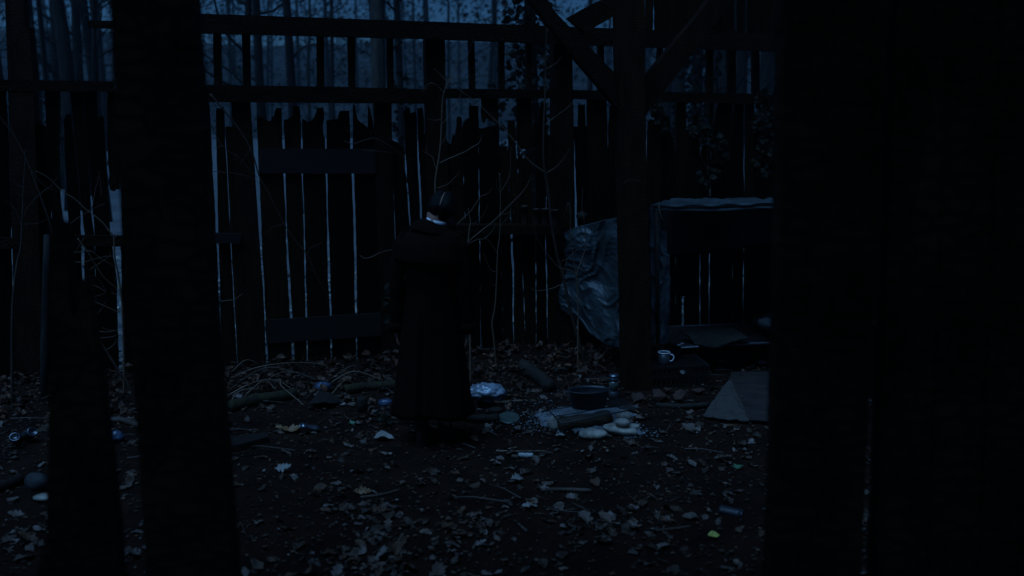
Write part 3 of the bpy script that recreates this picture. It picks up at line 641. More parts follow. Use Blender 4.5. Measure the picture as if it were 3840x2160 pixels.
for k in range(1, 30):
    t = k / 30; MB().tube([G[0].lerp(G[1], t) + Vector((0, 0, 0.003)), G[3].lerp(G[2], t) + Vector((0, 0, 0.003))], 0.0022, 5).build('wire', 'wire', grill, True)
# oval pot
pc = at_z(2209, 1535, gz + 0.008)
pot = empty('roasting_pot', (pc.x, pc.y + 0.05, gz + 0.008), R(9)); tag(pot, 'oval black cast-iron pot standing on the fire grill', 'pot')
MB().lathe([(0, 0), (0.105, 0), (0.112, 0.01), (0.126, 0.105), (0.130, 0.107), (0.130, 0.112), (0.123, 0.112), (0.121, 0.10), (0.108, 0.012), (0, 0.010)], 36, 1, 0.62).build('body', 'iron', pot, True)
MB().tube([(0.129 * math.cos(t), 0.080 * math.sin(t), 0.111) for t in [2 * math.pi * q / 36 for q in range(37)]], 0.0038, 7, False).build('rim', 'soot_steel', pot, True)
for s in (-1, 1):
    MB().tube(spline([(s * 0.122, -0.03, 0.108), (s * 0.148, -0.022, 0.110), (s * 0.150, 0.022, 0.110), (s * 0.122, 0.03, 0.108)]), 0.004, 6).build('handle', 'soot_steel', pot, True)
# lantern
p = ground_at(2303, 1500); p.y += 0.05
lan = empty('storm_lantern', (p.x, p.y, gh(p.x, p.y))); tag(lan, 'small dark storm lantern standing behind the oval pot', 'lantern')
MB().lathe([(0, 0), (0.040, 0), (0.042, 0.012), (0.040, 0.045), (0.026, 0.052)], 20).build('fuel_base', 'soot_steel', lan, True)
MB().lathe([(0.022, 0.052), (0.033, 0.075), (0.034, 0.10), (0.024, 0.125)], 18).build('globe', 'glass', lan, True)
MB().lathe([(0.024, 0.125), (0.032, 0.128), (0.030, 0.14), (0.020, 0.15), (0.034, 0.155), (0.033, 0.160), (0.0, 0.166)], 20).build('cap', 'steel', lan, True)
for s in (-1, 1): MB().tube(spline([(s * 0.038, 0, 0.03), (s * 0.048, 0, 0.07), (s * 0.044, 0, 0.12), (s * 0.026, 0, 0.145)]), 0.003, 6).build('frame_tube', 'soot_steel', lan, True)

# ================================================================= RUBBISH AND TIMBER ON THE GROUND
def chunk_at(name, m, px, py, w, h, label, cat, seed, tilt=0.3, grp=None):
    p = ground_at(px, py); s = (p - Vector((0, 0, CAM_H))).length / FPX
    o = chunk(name, m, seed, (w * s / 2, w * s / 2.6, h * s / 2)); o.location = (p.x, p.y + 0.03, gh(p.x, p.y) + h * s * 0.28)
    o.rotation_euler = (0.1, tilt, seed); tag(o, label, cat, grp); return o
BG = 'broken bricks in front of the crate'
chunk_at('broken_brick', 'brick', 2392, 1512, 64, 46, 'reddish broken brick between lantern and crate', 'brick', 3, 0.35, BG)
chunk_at('broken_brick', 'brick', 2478, 1506, 82, 48, 'dark broken brick in front of the left half of the crate', 'brick', 6, 0.1, BG)
chunk_at('broken_brick', 'brick', 2560, 1504, 66, 50, 'dark broken brick in front of the right half of the crate', 'brick', 7, 0.5, BG)
chunk_at('broken_brick', 'brick', 2506, 1478, 50, 30, 'small brown broken brick touching the crate', 'brick', 9, 0.2, BG)
chunk_at('broken_brick', 'brick', 2628, 1480, 56, 26, 'flat broken brick by the far corner of the crate', 'brick', 10, 0.0, BG)
chunk_at('broken_brick', 'brick', 1952, 1460, 56, 42, 'rusty red brick among leaves behind the plastic bag', 'brick', 14, 0.3)
def log_at(name, m, pts, r, label, cat='log', n=10, lift=0.0):
    P = []
    for (px, py) in pts:
        q = ground_at(px, py); P.append(Vector((q.x, q.y + r, gh(q.x, q.y) + r * 0.75 + lift)))
    P = spline(P, 4)
    R_ = [r * (1 + 0.22 * noise.noise(Vector((k * 0.9, r * 50, 2)))) for k in range(len(P))]
    o = MB().tube(P, R_, n).build(name, m, None, True); tag(o, label, cat); return o
log_at('branch_log', 'log', [(2462, 1532), (2560, 1536), (2660, 1530)], 0.020, 'thin dark log lying in front of the broken bricks')
log_at('mossy_log', 'moss_log', [(850, 1552), (930, 1530), (1010, 1516), (1108, 1500)], 0.042, 'mossy log on the ground under the twig pile by the near post')
log_at('mossy_log', 'moss_log', [(1290, 1482), (1370, 1470), (1500, 1462)], 0.036, 'grey log with yellow moss reaching behind the coat hem')
log_at('branch_log', 'log', [(1960, 1395), (2000, 1425), (2040, 1455), (2062, 1478)], 0.050, 'dark rotten log slanting down from the wall above the fire pit')
log_at('branch_log', 'log', [(2080, 1402), (2130, 1396), (2200, 1394)], 0.022, 'dark branch lying between the wall and the fire pit')
log_at('branch_log', 'log', [(1700, 1574), (1780, 1588), (1870, 1586)], 0.030, 'charred flat log beside the boots under the plastic bag')
log_at('stick', 'twig', [(1832, 1517), (1900, 1512), (1975, 1507)], 0.009, 'straight pale stick beside the black tray', 'stick', 7)
log_at('stick', 'twig_dark', [(2030, 1848), (2120, 1846), (2220, 1850)], 0.012, 'dark stick lying on bare soil below the stones', 'stick', 7)
log_at('stick', 'twig_dark', [(1350, 1872), (1430, 1862), (1500, 1843)], 0.008, 'thin stick beside the orange-brown leaf', 'stick', 7)
log_at('stick', 'twig', [(1860, 1695), (1960, 1697), (2050, 1696)], 0.006, 'thin stick just behind the white birch scrap', 'stick', 6)
log_at('stick', 'twig_dark', [(2460, 1998), (2530, 1990), (2590, 1982)], 0.008, 'thin dark stick near the yellow leaf', 'stick', 6)
log_at('stick', 'twig_dark', [(400, 1590), (460, 1590), (520, 1612)], 0.022, 'bent dark stick between the two near timbers', 'stick', 8)
log_at('birch_scrap', 'white_scrap', [(1944, 1716), (1970, 1717), (2000, 1718)], 0.014, 'short white birch scrap on the soil left of the stones', 'stick', 8)
o = log_at('stick', 'twig_dark', [(1918, 1720), (1945, 1722)], 0.012, 'dark rotten end of wood beside the white birch scrap', 'stick', 8)
# stump
p = ground_at(1357, 1545); o = MB().lathe([(0, 0), (0.036, 0), (0.033, 0.05), (0.033, 0.095), (0.030, 0.098), (0, 0.097)], 14).build('cut_stump', 'log', None, True); o.location = (p.x, p.y + 0.02, gh(p.x, p.y) - 0.005); tag(o, 'short cut stump standing before the mossy log by the coat', 'stump')
# planks on the ground
def flat_board(name, m, pts, th, label, cat, lift=0.01, tilt=0.0):
    P = [ground_at(*q) for q in pts]; zz = max(gh(p.x, p.y) for p in P) + lift
    n = len(P); V = [(p.x, p.y, zz + tilt * i) for i, p in enumerate(P)] + [(p.x, p.y, zz - th + tilt * i) for i, p in enumerate(P)]
    F = [tuple(range(n)), tuple(range(2 * n - 1, n - 1, -1))] + [(i, i + n, (i + 1) % n + n, (i + 1) % n) for i in range(n)]
    o = obj(name, V, F, m); tag(o, label, cat); return o
flat_board('fallen_plank', 'board', [(820, 1672), (868, 1655), (1006, 1645), (1008, 1662), (900, 1690), (822, 1702)], 0.035, 'dark fallen plank on the soil next to the near post', 'plank', 0.03)
bo = chunk('rotten_board', 'board', 21, (0.11, 0.02, 0.10)); q = ground_at(1195, 1560); bo.location = (q.x, q.y + 0.15, 0.045); bo.rotation_euler = (R(-76), R(8), R(-20)); tag(bo, 'rotten dark slab tilted against the leaf bank below the door', 'board')
# ground sheet
flat_board('ground_sheet', 'card_dark', [(2736, 1440), (2742, 1402), (2960, 1402), (2960, 1600), (2850, 1592), (2802, 1588), (2776, 1528)], 0.006, 'dark worn floor sheet spread before the shelter', 'sheet', 0.014)
def corner_fn(u, v):
    A, Bq, C, D = [ground_at(*q) for q in ((2634, 1570), (2736, 1436), (2778, 1528), (2808, 1592))]
    p = A.lerp(D, u).lerp(Bq.lerp(C, u), v)
    p = p + Vector((0.012 * noise.noise(Vector((u * 9, v * 9, 4))), 0.012 * noise.noise(Vector((u * 9, v * 9, 8))) - (0.02 * abs(math.sin(u * 13)) if v < 0.06 else 0), 0))
    return Vector((p.x, p.y, gh(p.x, p.y) + 0.024 + 0.006 * v + 0.012 * noise.noise(Vector((u * 5, v * 5, 2)))))
o = sheet('cardboard_sheet', corner_fn, 30, 26, 'card', None, 0.006, False); tag(o, 'pale torn triangle of cardboard on the ground before the shelter', 'cardboard')
# plastic bag, tray, dish, scraps
def bag(name, m, px, py, w, h, label, seed, sub=4, cat='bag'):
    p = ground_at(px, py); s = (p - Vector((0, 0, CAM_H))).length / FPX
    bm = bmesh.new(); bmesh.ops.create_icosphere(bm, subdivisions=sub, radius=1)
    for v in bm.verts:
        c = v.co.copy(); k = 1 - abs(noise.noise(c * 2.1 + Vector((seed, 0, 0)))); k2 = 1 - abs(noise.noise(c * 4.7 + Vector((0, seed, 0))))
        v.co = c * (0.62 + 0.34 * k * k + 0.22 * k2 * k2); v.co.x *= w * s * 0.5; v.co.y *= w * s * 0.33; v.co.z *= h * s * 0.55
    me = bpy.data.meshes.new(name); bm.to_mesh(me); bm.free()
    o = link(name, me, m, None, True); o.location = (p.x, p.y + 0.05, gh(p.x, p.y) + h * s * 0.3); tag(o, label, cat); return o
bag('plastic_bag', 'bag', 1822, 1500, 150, 66, 'crumpled clear plastic bag on the leaves beside the coat', 4)
bag('plastic_scrap', 'blue_plastic', 1443, 1528, 60, 30, 'blue crumpled plastic scrap at the coat hem', 7, 3, 'plastic')
bag('plastic_scrap', 'blue_plastic', 424, 1664, 56, 44, 'blue-green plastic scrap between the two near timbers', 11, 3, 'plastic')
bag('plastic_scrap', 'blue_plastic', 1206, 1472, 70, 40, 'dull blue plastic scrap on top of the tilted slab', 13, 3, 'plastic')
p = ground_at(1832, 1532); tr = MB()
tr.lathe([(0, 0), (0.062, 0), (0.075, 0.04), (0.078, 0.042), (0.072, 0.041), (0.060, 0.006), (0, 0.005)], 4, 1.1, 0.6)
o = tr.build('black_tray', 'iron'); o.location = (p.x - 0.02, p.y + 0.06, gh(p.x, p.y) + 0.012); o.rotation_euler = (0.3, 0.05, R(40)); tag(o, 'black square tray lying in front of the plastic bag', 'tray')
p = ground_at(1908, 1588); o = MB().lathe([(0, 0), (0.055, 0.001), (0.068, 0.008), (0.070, 0.010), (0.062, 0.010), (0.05, 0.005), (0, 0.004)], 22).build('glass_dish', 'glass', None, True); o.location = (p.x, p.y + 0.05, gh(p.x, p.y) + 0.015); o.rotation_euler = (0.25, 0, 0); tag(o, 'shallow green glass dish on the ground left of the ash', 'dish')
o = stone(1830, 1888, 1524, 1560, 0, 'brown cobble stone below the black tray', 23, m='stone'); o['group'] = 'loose stones'
del o['group']; o.data.materials[0] = M['log']
def can(px, py, label, rot, m='steel', r=0.033, L=0.11, crush=0.5):
    p = ground_at(px, py); c = empty('drink_can', (p.x, p.y + 0.02, gh(p.x, p.y) + r * (crush * 0.75 + 0.1))); c.rotation_euler = rot
    b = MB(); prof = [(0.0, 0), (r * 0.8, 0.0), (r, 0.010)] + [(r * (1 - (1 - crush) * 0.45 * math.sin(math.pi * k / 7)), 0.010 + (L - 0.02) * k / 7) for k in range(1, 7)] + [(r, L - 0.010), (r * 0.82, L)]
    b.lathe(prof, 20, 1, crush)
    b.build('body', m, c, True)
    MB().lathe([(r * 0.84, L), (r * 0.84, L + 0.003), (r * 0.72, L + 0.002), (r * 0.70, L - 0.004), (0, L - 0.004)], 20, 1, crush).build('lid', 'steel', c, True)
    tag(c, label, 'can'); return c
can(1190, 1622, 'crushed shiny drink can on the leaves below the door', (R(70), 0, R(-62)), crush=0.55)
can(2700, 1922, 'drink can with a gleaming end half sunk in the soil', (R(92), 0, R(66)), 'soot_steel', crush=0.8).location.z -= 0.018
can(62, 1672, 'dented drink can lying at the left edge of the view', (R(60), 0, R(20)), 'soot_steel', crush=0.85)
can(92, 1656, 'second dented drink can touching the one at the left edge', (R(62), 0, R(50)), 'soot_steel', crush=0.9)
o = stone(88, 170, 1774, 1848, 0, 'large bluish boulder low at the left edge beside the broken board', 31, m='stone'); o.data = o.data.copy(); o.data.materials[0] = M['boulder']; del o['group']
log_at('fallen_timber', 'board', [(-30, 1858), (30, 1838), (66, 1818)], 0.03, 'dark timber end leaning on the bluish boulder', 'timber')
stone(120, 190, 1858, 1888, 0, 'small flat stone low at the left edge below the boulder', 33)

# ================================================================= SAPLINGS AND DEAD BRANCHES
def wpts(pts, d): return [WALL.world(x, y, dd) for (x, y), dd in zip(pts, d if isinstance(d, list) else [d] * len(pts))]
def sapling(name, label, stem, d, r0, r1, branches, m='twig', cat='sapling', foot=True, group=None):
    e = None
    S = wpts(stem, d)
    base = S[0].copy()
    if foot: base.z = gh(base.x, base.y)
    e = empty(name, base); tag(e, label, cat, group)
    sp_ = [p - base for p in S]
    if foot: sp_[0] = Vector((0, 0, -0.03))
    n = len(stem)
    P = spline(sp_, 4)
    MB().tube(P, [0.85 * (r0 + (r1 * 0.8 - r0) * k / (len(P) - 1)) for k in range(len(P))], 7).build('stem', m, e, True)
    for br in branches:
        pts, ra, rb = br[0], br[1], br[2]; bd = br[3] if len(br) > 3 else d
        mm = br[4] if len(br) > 4 else m
        Q = spline([p - base for p in wpts(pts, bd)], 4)
        Q = [q + Vector((noise.noise(q * 30), 0, noise.noise(q * 30 + Vector((5, 0, 0))))) * 0.004 for q in Q]
        MB().tube(Q, [0.85 * (ra + (rb * 0.7 - ra) * k / (len(Q) - 1)) for k in range(len(Q))], 5).build('branch', mm, e, True)
    return e
sapling('sapling', 'slender bare sapling rising behind the figure\'s head against the middle post', [(1655, 1420), (1650, 1200), (1640, 950), (1632, 705), (1638, 640), (1650, 560), (1655, 480), (1658, 400), (1665, 345), (1690, 285), (1722, 225), (1738, 180), (1745, 150)], -0.35, 0.011, 0.002, [
    ([(1638, 636), (1628, 612), (1622, 590), (1606, 578), (1590, 570), (1580, 558)], 0.005, 0.002), ([(1606, 578), (1598, 560), (1602, 540)], 0.003, 0.0015),
    ([(1645, 612), (1690, 592), (1740, 570), (1790, 540), (1804, 518), (1806, 503)], 0.005, 0.0015), ([(1760, 556), (1761, 545)], 0.002, 0.001),
    ([(1652, 545), (1668, 520), (1676, 480), (1672, 440)], 0.003, 0.001), ([(1656, 450), (1630, 450), (1602, 446)], 0.003, 0.001),
    ([(1668, 330), (1690, 300), (1726, 280), (1746, 230), (1776, 146)], 0.004, 0.001), ([(1676, 310), (1650, 275), (1625, 256)], 0.003, 0.001),
    ([(1664, 345), (1620, 310), (1580, 345), (1602, 330)], 0.0025, 0.001), ([(1655, 470), (1700, 410), (1728, 350), (1728, 290)], 0.003, 0.001), ([(1636, 706), (1680, 690), (1720, 650), (1722, 640)], 0.003, 0.001)])
sapling('sapling', 'tallest dark sapling leaning up past the post over the crumpled tarp', [(2190, 1420), (2165, 1260), (2135, 1150), (2112, 1040), (2090, 960), (2070, 850), (2056, 720), (2040, 620), (2038, 500), (2044, 350), (2047, 200), (2052, 40), (2054, -60)], -0.32, 0.017, 0.005, [
    ([(2045, 648), (1985, 604), (1930, 530), (1870, 462), (1780, 380), (1720, 335), (1688, 320)], 0.007, 0.0025, [-0.32, -0.33, -0.35, -0.36, -0.38, -0.4, -0.4], 'twig'),
    ([(2045, 650), (2080, 630), (2110, 600), (2136, 556)], 0.004, 0.0015, -0.32, 'twig'), ([(2042, 470), (2070, 446), (2120, 410), (2150, 380)], 0.004, 0.0015, -0.32, 'twig'),
    ([(2048, 258), (2080, 240), (2112, 210)], 0.003, 0.001, -0.32, 'twig'), ([(2052, 118), (2066, 100), (2080, 90)], 0.003, 0.001, -0.32, 'twig'), ([(1688, 320), (1660, 290), (1626, 256)], 0.002, 0.001, -0.4, 'twig')], m='twig_dark')
sapling('sapling', 'thin crooked sapling between the coat and the pale plank gaps', [(1864, 1420), (1858, 1340), (1850, 1260), (1845, 1210), (1856, 1150), (1862, 1050), (1866, 940), (1874, 880), (1876, 780), (1876, 720), (1873, 650)], -0.45, 0.008, 0.003, [
    ([(1866, 952), (1850, 925), (1834, 905), (1820, 890), (1812, 868)], 0.003, 0.0012), ([(1862, 1020), (1840, 1010), (1822, 975), (1814, 950)], 0.003, 0.0012), ([(1876, 720), (1896, 690), (1912, 650), (1916, 560), (1928, 548)], 0.003, 0.001), ([(1876, 845), (1900, 820), (1930, 790)], 0.002, 0.001), ([(1874, 720), (1862, 700), (1862, 670)], 0.002, 0.001), ([(1862, 1072), (1845, 1070)], 0.002, 0.001), ([(1873, 650), (1876, 655), (1866, 645)], 0.003, 0.002)])
sapling('sapling', 'pale forked sapling fanning out just right of the figure\'s shoulder', [(1765, 1420), (1762, 1250), (1756, 1080), (1748, 935), (1755, 905), (1760, 860), (1764, 830), (1758, 800), (1756, 780)], -0.75, 0.010, 0.003, [
    ([(1756, 908), (1780, 885), (1850, 830), (1910, 770), (1950, 730), (1980, 690), (1988, 664)], 0.005, 0.0015), ([(1755, 915), (1785, 900), (1820, 892), (1848, 862), (1862, 830)], 0.004, 0.0012), ([(1764, 842), (1790, 830), (1815, 800), (1828, 770)], 0.0025, 0.001), ([(1714, 842), (1740, 815), (1770, 785), (1800, 740), (1830, 725), (1845, 705)], 0.004, 0.0015), ([(1935, 740), (1930, 728), (1926, 722)], 0.002, 0.001), ([(1870, 805), (1905, 800), (1920, 780)], 0.002, 0.001)])
sapling('sapling', 'twiggy two-stemmed sapling growing in front of the crumpled tarp', [(2168, 1440), (2167, 1340), (2168, 1240), (2168, 1120), (2163, 1030), (2178, 985), (2194, 935), (2198, 908), (2190, 830), (2182, 770), (2186, 706)], -0.7, 0.008, 0.002, [
    ([(2163, 1034), (2155, 1000), (2148, 950), (2140, 900), (2140, 830), (2132, 760), (2122, 790), (2110, 804)], 0.005, 0.0012), ([(2162, 1030), (2140, 1014), (2100, 1005), (2070, 975), (2040, 935), (2015, 895), (2003, 860), (1996, 806)], 0.004, 0.0012), ([(2110, 1034), (2118, 1000), (2128, 970), (2160, 940), (2196, 908)], 0.003, 0.0015), ([(2168, 1160), (2180, 1145)], 0.002, 0.001), ([(2128, 970), (2105, 980), (2098, 984)], 0.002, 0.001), ([(2135, 760), (2142, 790), (2141, 815)], 0.002, 0.001)])
sapling('fallen_branch', 'thin dead branch hanging across the planks left of the tarp', [(2112, 1075), (2098, 1070), (2075, 1080), (2040, 1088), (2012, 1090), (1996, 1084), (1984, 1074)], -0.5, 0.004, 0.0015, [], 'twig', 'branch', False)
sapling('fallen_branch', 'long dead branch leaning across the door from the upper left', [(788, 352), (845, 420), (900, 490), (945, 570), (972, 660), (1005, 720), (1060, 830), (1110, 905), (1148, 948), (1185, 1030), (1215, 1085), (1240, 1130)], -0.25, 0.0075, 0.0025, [
    ([(790, 462), (820, 530), (850, 560), (895, 590), (930, 630), (968, 668)], 0.004, 0.002), ([(800, 643), (860, 648), (905, 655), (950, 672), (975, 690)], 0.003, 0.0015), ([(1065, 838), (1030, 850), (1005, 868), (980, 880)], 0.003, 0.001), ([(1150, 955), (1165, 930), (1190, 918), (1208, 908)], 0.003, 0.001), ([(800, 556), (840, 548), (850, 550)], 0.002, 0.001), ([(884, 580), (890, 600), (886, 590)], 0.002, 0.001), ([(972, 660), (975, 600), (985, 565)], 0.002, 0.001), ([(1185, 1030), (1178, 1020), (1160, 1010)], 0.002, 0.001), ([(940, 560), (910, 600), (895, 630)], 0.002, 0.001)], 'twig_dark', 'branch', False)
sapling('fallen_branch', 'thin pale branch crossing from the door top to the post beside it', [(1290, 528), (1320, 540), (1360, 528), (1405, 518), (1450, 540), (1500, 575), (1530, 610), (1548, 650)], -0.2, 0.004, 0.0018, [([(1360, 562), (1420, 568), (1460, 572), (1495, 580)], 0.003, 0.001), ([(1300, 490), (1325, 520), (1335, 545)], 0.002, 0.001), ([(1395, 488), (1390, 510), (1405, 525)], 0.002, 0.001), ([(1535, 590), (1555, 600), (1570, 560)], 0.002, 0.001)], 'twig_dark', 'branch', False)
sapling('fallen_branch', 'small curved twig caught on the door post left of the figure', [(1350, 958), (1366, 968), (1390, 965), (1420, 950), (1450, 940), (1490, 934)], -0.4, 0.004, 0.002, [([(1402, 960), (1412, 952)], 0.002, 0.001)], 'twig', 'branch', False)
sapling('fallen_branch', 'short pale twig sticking out beside the near post at knee height', [(828, 1130), (860, 1126), (880, 1122), (900, 1108), (912, 1100)], -0.4, 0.004, 0.0015, [], 'twig', 'branch', False)
sapling('fallen_branch', 'thin twig caught across the braced post above the shelter', [(2334, 689), (2352, 676), (2368, 674), (2395, 680), (2428, 690)], -1.25, 0.003, 0.0015, [], 'twig_dark', 'branch', False)
# left bush
sapling('sapling', 'upright dark sapling at the left edge before the corner post', [(50, 1560), (46, 1400), (46, 1200), (52, 1090), (66, 980), (78, 930), (84, 820), (88, 720), (92, 640), (96, 560)], -0.5, 0.013, 0.004, [
    ([(82, 850), (60, 790), (30, 760), (10, 740)], 0.004, 0.0015), ([(80, 900), (90, 860), (100, 840)], 0.003, 0.001), ([(84, 820), (110, 770), (160, 720), (200, 690), (226, 640)], 0.004, 0.0015), ([(90, 700), (60, 690), (40, 670)], 0.003, 0.001), ([(80, 740), (62, 720), (46, 700)], 0.002, 0.001), ([(86, 840), (140, 838), (175, 822)], 0.003, 0.001), ([(48, 1330), (70, 1310), (76, 1280)], 0.003, 0.001), ([(62, 998), (65, 985)], 0.002, 0.001)], 'twig_dark')
sapling('sapling', 'leaning thin sapling crossing the left end of the wall', [(210, 1560), (208, 1300), (203, 1000), (195, 870), (175, 800), (150, 730), (120, 650), (90, 575), (50, 505), (20, 465), (-10, 420)], -0.35, 0.008, 0.004, [
    ([(60, 520), (40, 470), (28, 470)], 0.003, 0.001), ([(118, 640), (150, 680), (180, 705), (230, 720)], 0.003, 0.001), ([(170, 790), (160, 770), (152, 760)], 0.002, 0.001)], 'twig_dark')
sapling('sapling', 'wide-branching pale sapling between the left rail and the near post', [(470, 1560), (465, 1350), (458, 1150), (445, 1040), (430, 960), (427, 893), (405, 860), (385, 835), (350, 805), (325, 788), (280, 745), (235, 718), (180, 665), (132, 640)], -0.45, 0.009, 0.0025, [
    ([(427, 893), (440, 880), (452, 870)], 0.003, 0.002), ([(250, 868), (270, 835), (300, 812), (345, 785), (392, 762)], 0.004, 0.0015), ([(345, 785), (356, 720), (370, 660), (376, 640)], 0.003, 0.001), ([(380, 735), (376, 680), (368, 640)], 0.003, 0.001),
    ([(290, 895), (320, 930), (350, 980), (390, 1040), (430, 1075), (450, 1110)], 0.004, 0.002), ([(275, 950), (335, 940), (370, 965), (430, 1000), (452, 1025)], 0.003, 0.001), ([(250, 978), (300, 984), (350, 972), (400, 960), (432, 965)], 0.003, 0.001), ([(335, 1012), (375, 985), (412, 960), (412, 945)], 0.003, 0.001), ([(258, 1000), (280, 950), (310, 900), (320, 890)], 0.003, 0.001), ([(428, 1055), (445, 1025), (452, 1020)], 0.002, 0.001),
    ([(352, 1132), (390, 1145), (430, 1165), (468, 1185)], 0.004, 0.0015), ([(365, 1180), (385, 1150), (396, 1130)], 0.003, 0.001), ([(338, 1066), (375, 1080), (396, 1096), (385, 1070), (368, 1046)], 0.003, 0.001), ([(345, 1114), (370, 1108), (396, 1100)], 0.002, 0.001), ([(418, 1096), (440, 1108), (456, 1112)], 0.002, 0.001),
    ([(355, 1243), (400, 1244), (460, 1238)], 0.003, 0.001), ([(370, 1268), (420, 1262), (455, 1245)], 0.003, 0.001), ([(395, 1312), (425, 1295), (445, 1262), (455, 1245)], 0.003, 0.001), ([(450, 1262), (470, 1270), (480, 1280)], 0.002, 0.001), ([(384, 1228), (410, 1238), (455, 1240)], 0.002, 0.001)], 'twig')
sapling('sapling', 'bent sapling stem sloping down behind the jagged near board', [(530, 1500), (480, 1440), (450, 1400), (420, 1350), (395, 1310), (365, 1262), (355, 1240), (340, 1190)], -0.9, 0.012, 0.006, [([(362, 1335), (385, 1370), (396, 1410), (392, 1440), (382, 1465)], 0.004, 0.002)], 'twig_dark')
pole = MB().tube([at_y(166, 1640, 6.2), at_y(168, 1300, 6.25), at_y(173, 1050, 6.3), at_y(176, 880, 6.32)], [0.03, 0.028, 0.025, 0.02], 10).build('wooden_pole', 'bark_dark', None, True)
tag(pole, 'thin grey upright pole just left of the jagged near board', 'pole')
# twig heap below the door
th = [([(858, 1462), (930, 1425), (985, 1408), (1040, 1405), (1110, 1420), (1180, 1430), (1250, 1450)], 0.007), ([(850, 1482), (930, 1470), (1000, 1450), (1040, 1455)], 0.006), ([(900, 1500), (960, 1470), (1000, 1452), (1060, 1450), (1120, 1470)], 0.005), ([(990, 1428), (1060, 1420), (1140, 1425), (1205, 1420)], 0.005), ([(870, 1410), (960, 1398), (1060, 1390), (1180, 1378), (1265, 1376)], 0.005), ([(1030, 1422), (1056, 1440), (1060, 1475), (1100, 1500), (1146, 1512)], 0.006), ([(1140, 1425), (1190, 1470), (1150, 1490)], 0.004), ([(1240, 1430), (1330, 1420), (1440, 1418)], 0.006), ([(1240, 1478), (1300, 1452), (1330, 1440)], 0.005), ([(1260, 1400), (1330, 1396), (1366, 1385)], 0.006), ([(870, 1392), (930, 1376), (990, 1366)], 0.004), ([(860, 1520), (900, 1495), (960, 1482), (1000, 1462)], 0.006)]
for k, (pts, r) in enumerate(th):
    P = []
    for i, (x, y) in enumerate(pts):
        q = ground_at(x, y + 14); t = i / (len(pts) - 1); P.append(Vector((q.x, q.y - 0.03, gh(q.x, q.y) + 0.02 + 0.07 * math.sin(math.pi * t))))
    o = MB().tube(spline(P, 5), [r, r * 0.4], 6).build('dead_twig', 'twig' if k % 3 else 'twig_dark', None, True)
    tag(o, 'thin dead twig in the tangled heap below the door', 'twig', 'twigs heaped below the door')
# moss-topped upright twig
sapling('sapling', 'short cut stick with a pale tip standing behind the oval pot', [(2136, 1478), (2132, 1450), (2124, 1425), (2120, 1408)], -1.2, 0.005, 0.004, [], 'twig', 'stick')

# ================================================================= LEAF SHAPES
def leaf_shape(kind, rnd):
    """outline points of half a leaf from stalk to tip, unit length"""
    if kind == 0: prof = [(0, .02), (.12, .10), (.2, .16), (.27, .09), (.38, .24), (.46, .26), (.5, .13), (.6, .27), (.7, .25), (.73, .13), (.84, .17), (.93, .10), (1, 0)]
    elif kind == 1: prof = [(0, .02), (.15, .10), (.25, .26), (.32, .12), (.45, .34), (.53, .30), (.56, .15), (.68, .26), (.78, .10), (.88, .12), (1, 0)]
    else: prof = [(0, .02), (.12, .16), (.28, .28), (.45, .33), (.62, .28), (.8, .17), (.92, .08), (1, 0)]
    return prof
def leaf_mesh(kind, seed, scale=1.0):
    rnd = random.Random(seed); prof = leaf_shape(kind, rnd)
    curl = rnd.uniform(-0.4, 0.5); fold = rnd.uniform(0.0, 0.45); tw = rnd.uniform(-0.7, 0.7); wv = rnd.uniform(0.02, 0.07)
    V = []; F = []
    def pt(x, y):
        z = curl * (x - 0.5) ** 2 + fold * abs(y) + tw * y * (x - 0.5) + wv * math.sin(x * 9 + seed + y * 6)
        return ((x - 0.5) * scale, y * scale, z * scale)
    for x, w in prof:
        V += [pt(x, 0), pt(x, w * rnd.uniform(0.8, 1.15)), pt(x, -w * rnd.uniform(0.8, 1.15))]
    for i in range(len(prof) - 1):
        a = 3 * i; b = a + 3
        F += [(a, b, b + 1, a + 1), (b, a, a + 2, b + 2)]
    return V, F
LEAVES = [leaf_mesh((0, 1, 0, 2)[k % 4], 40 + k) for k in range(16)]

def place_leaf(V, F, x, y, z, s, yaw, tx, ty, mb):
    mt = Matrix.Translation((x, y, z)) @ Matrix.Rotation(yaw, 4, 'Z') @ Matrix.Rotation(tx, 4, 'X') @ Matrix.Rotation(ty, 4, 'Y') @ Matrix.Scale(s, 4)
    mb.add([mt @ Vector(v) for v in V], F)
def leaf_density(x, y):
    d = wall_dist(x, y)
    n = noise.noise(Vector((x * 1.7, y * 1.7, 8.8))) + 0.5 * noise.noise(Vector((x * 4, y * 4, 2.2)))
    v = 0.10 + 0.45 * max(0, n - 0.05)
    if y < 4.75: v += 0.8 * max(0, n + 0.12) * min(1, (4.75 - y) * 3)
    if d < 1.2: v += 1.25 * (1.2 - d)
    return v
rnd = random.Random(11)
leaf_me = []
for k, (V, F) in enumerate(LEAVES):
    me = bpy.data.meshes.new('leaf'); me.from_pydata(V, [], F); me.materials.append(M['leaf']); leaf_me.append(me)
cnt = 0
while cnt < 290:
    y = 3.75 + 2.0 * rnd.random() ** 1.2; x = rnd.uniform(-0.56, 0.46) * (y + 0.4)
    if rnd.random() > leaf_density(x, y) * 1.15: continue
    o = bpy.data.objects.new('leaf', leaf_me[rnd.randrange(16)]); COL.objects.link(o); o.parent = ground
    s = 0.040 + 0.085 * rnd.random() ** 2
    o.location = (x, y, gh(x, y) + 0.005 + rnd.random() * 0.01); o.scale = (s, s, s)
    o.rotation_euler = (rnd.gauss(0, 0.28), rnd.gauss(0, 0.28), rnd.uniform(0, 6.28)); cnt += 1
mb = MB(); shaded = MB(); cnt = 0
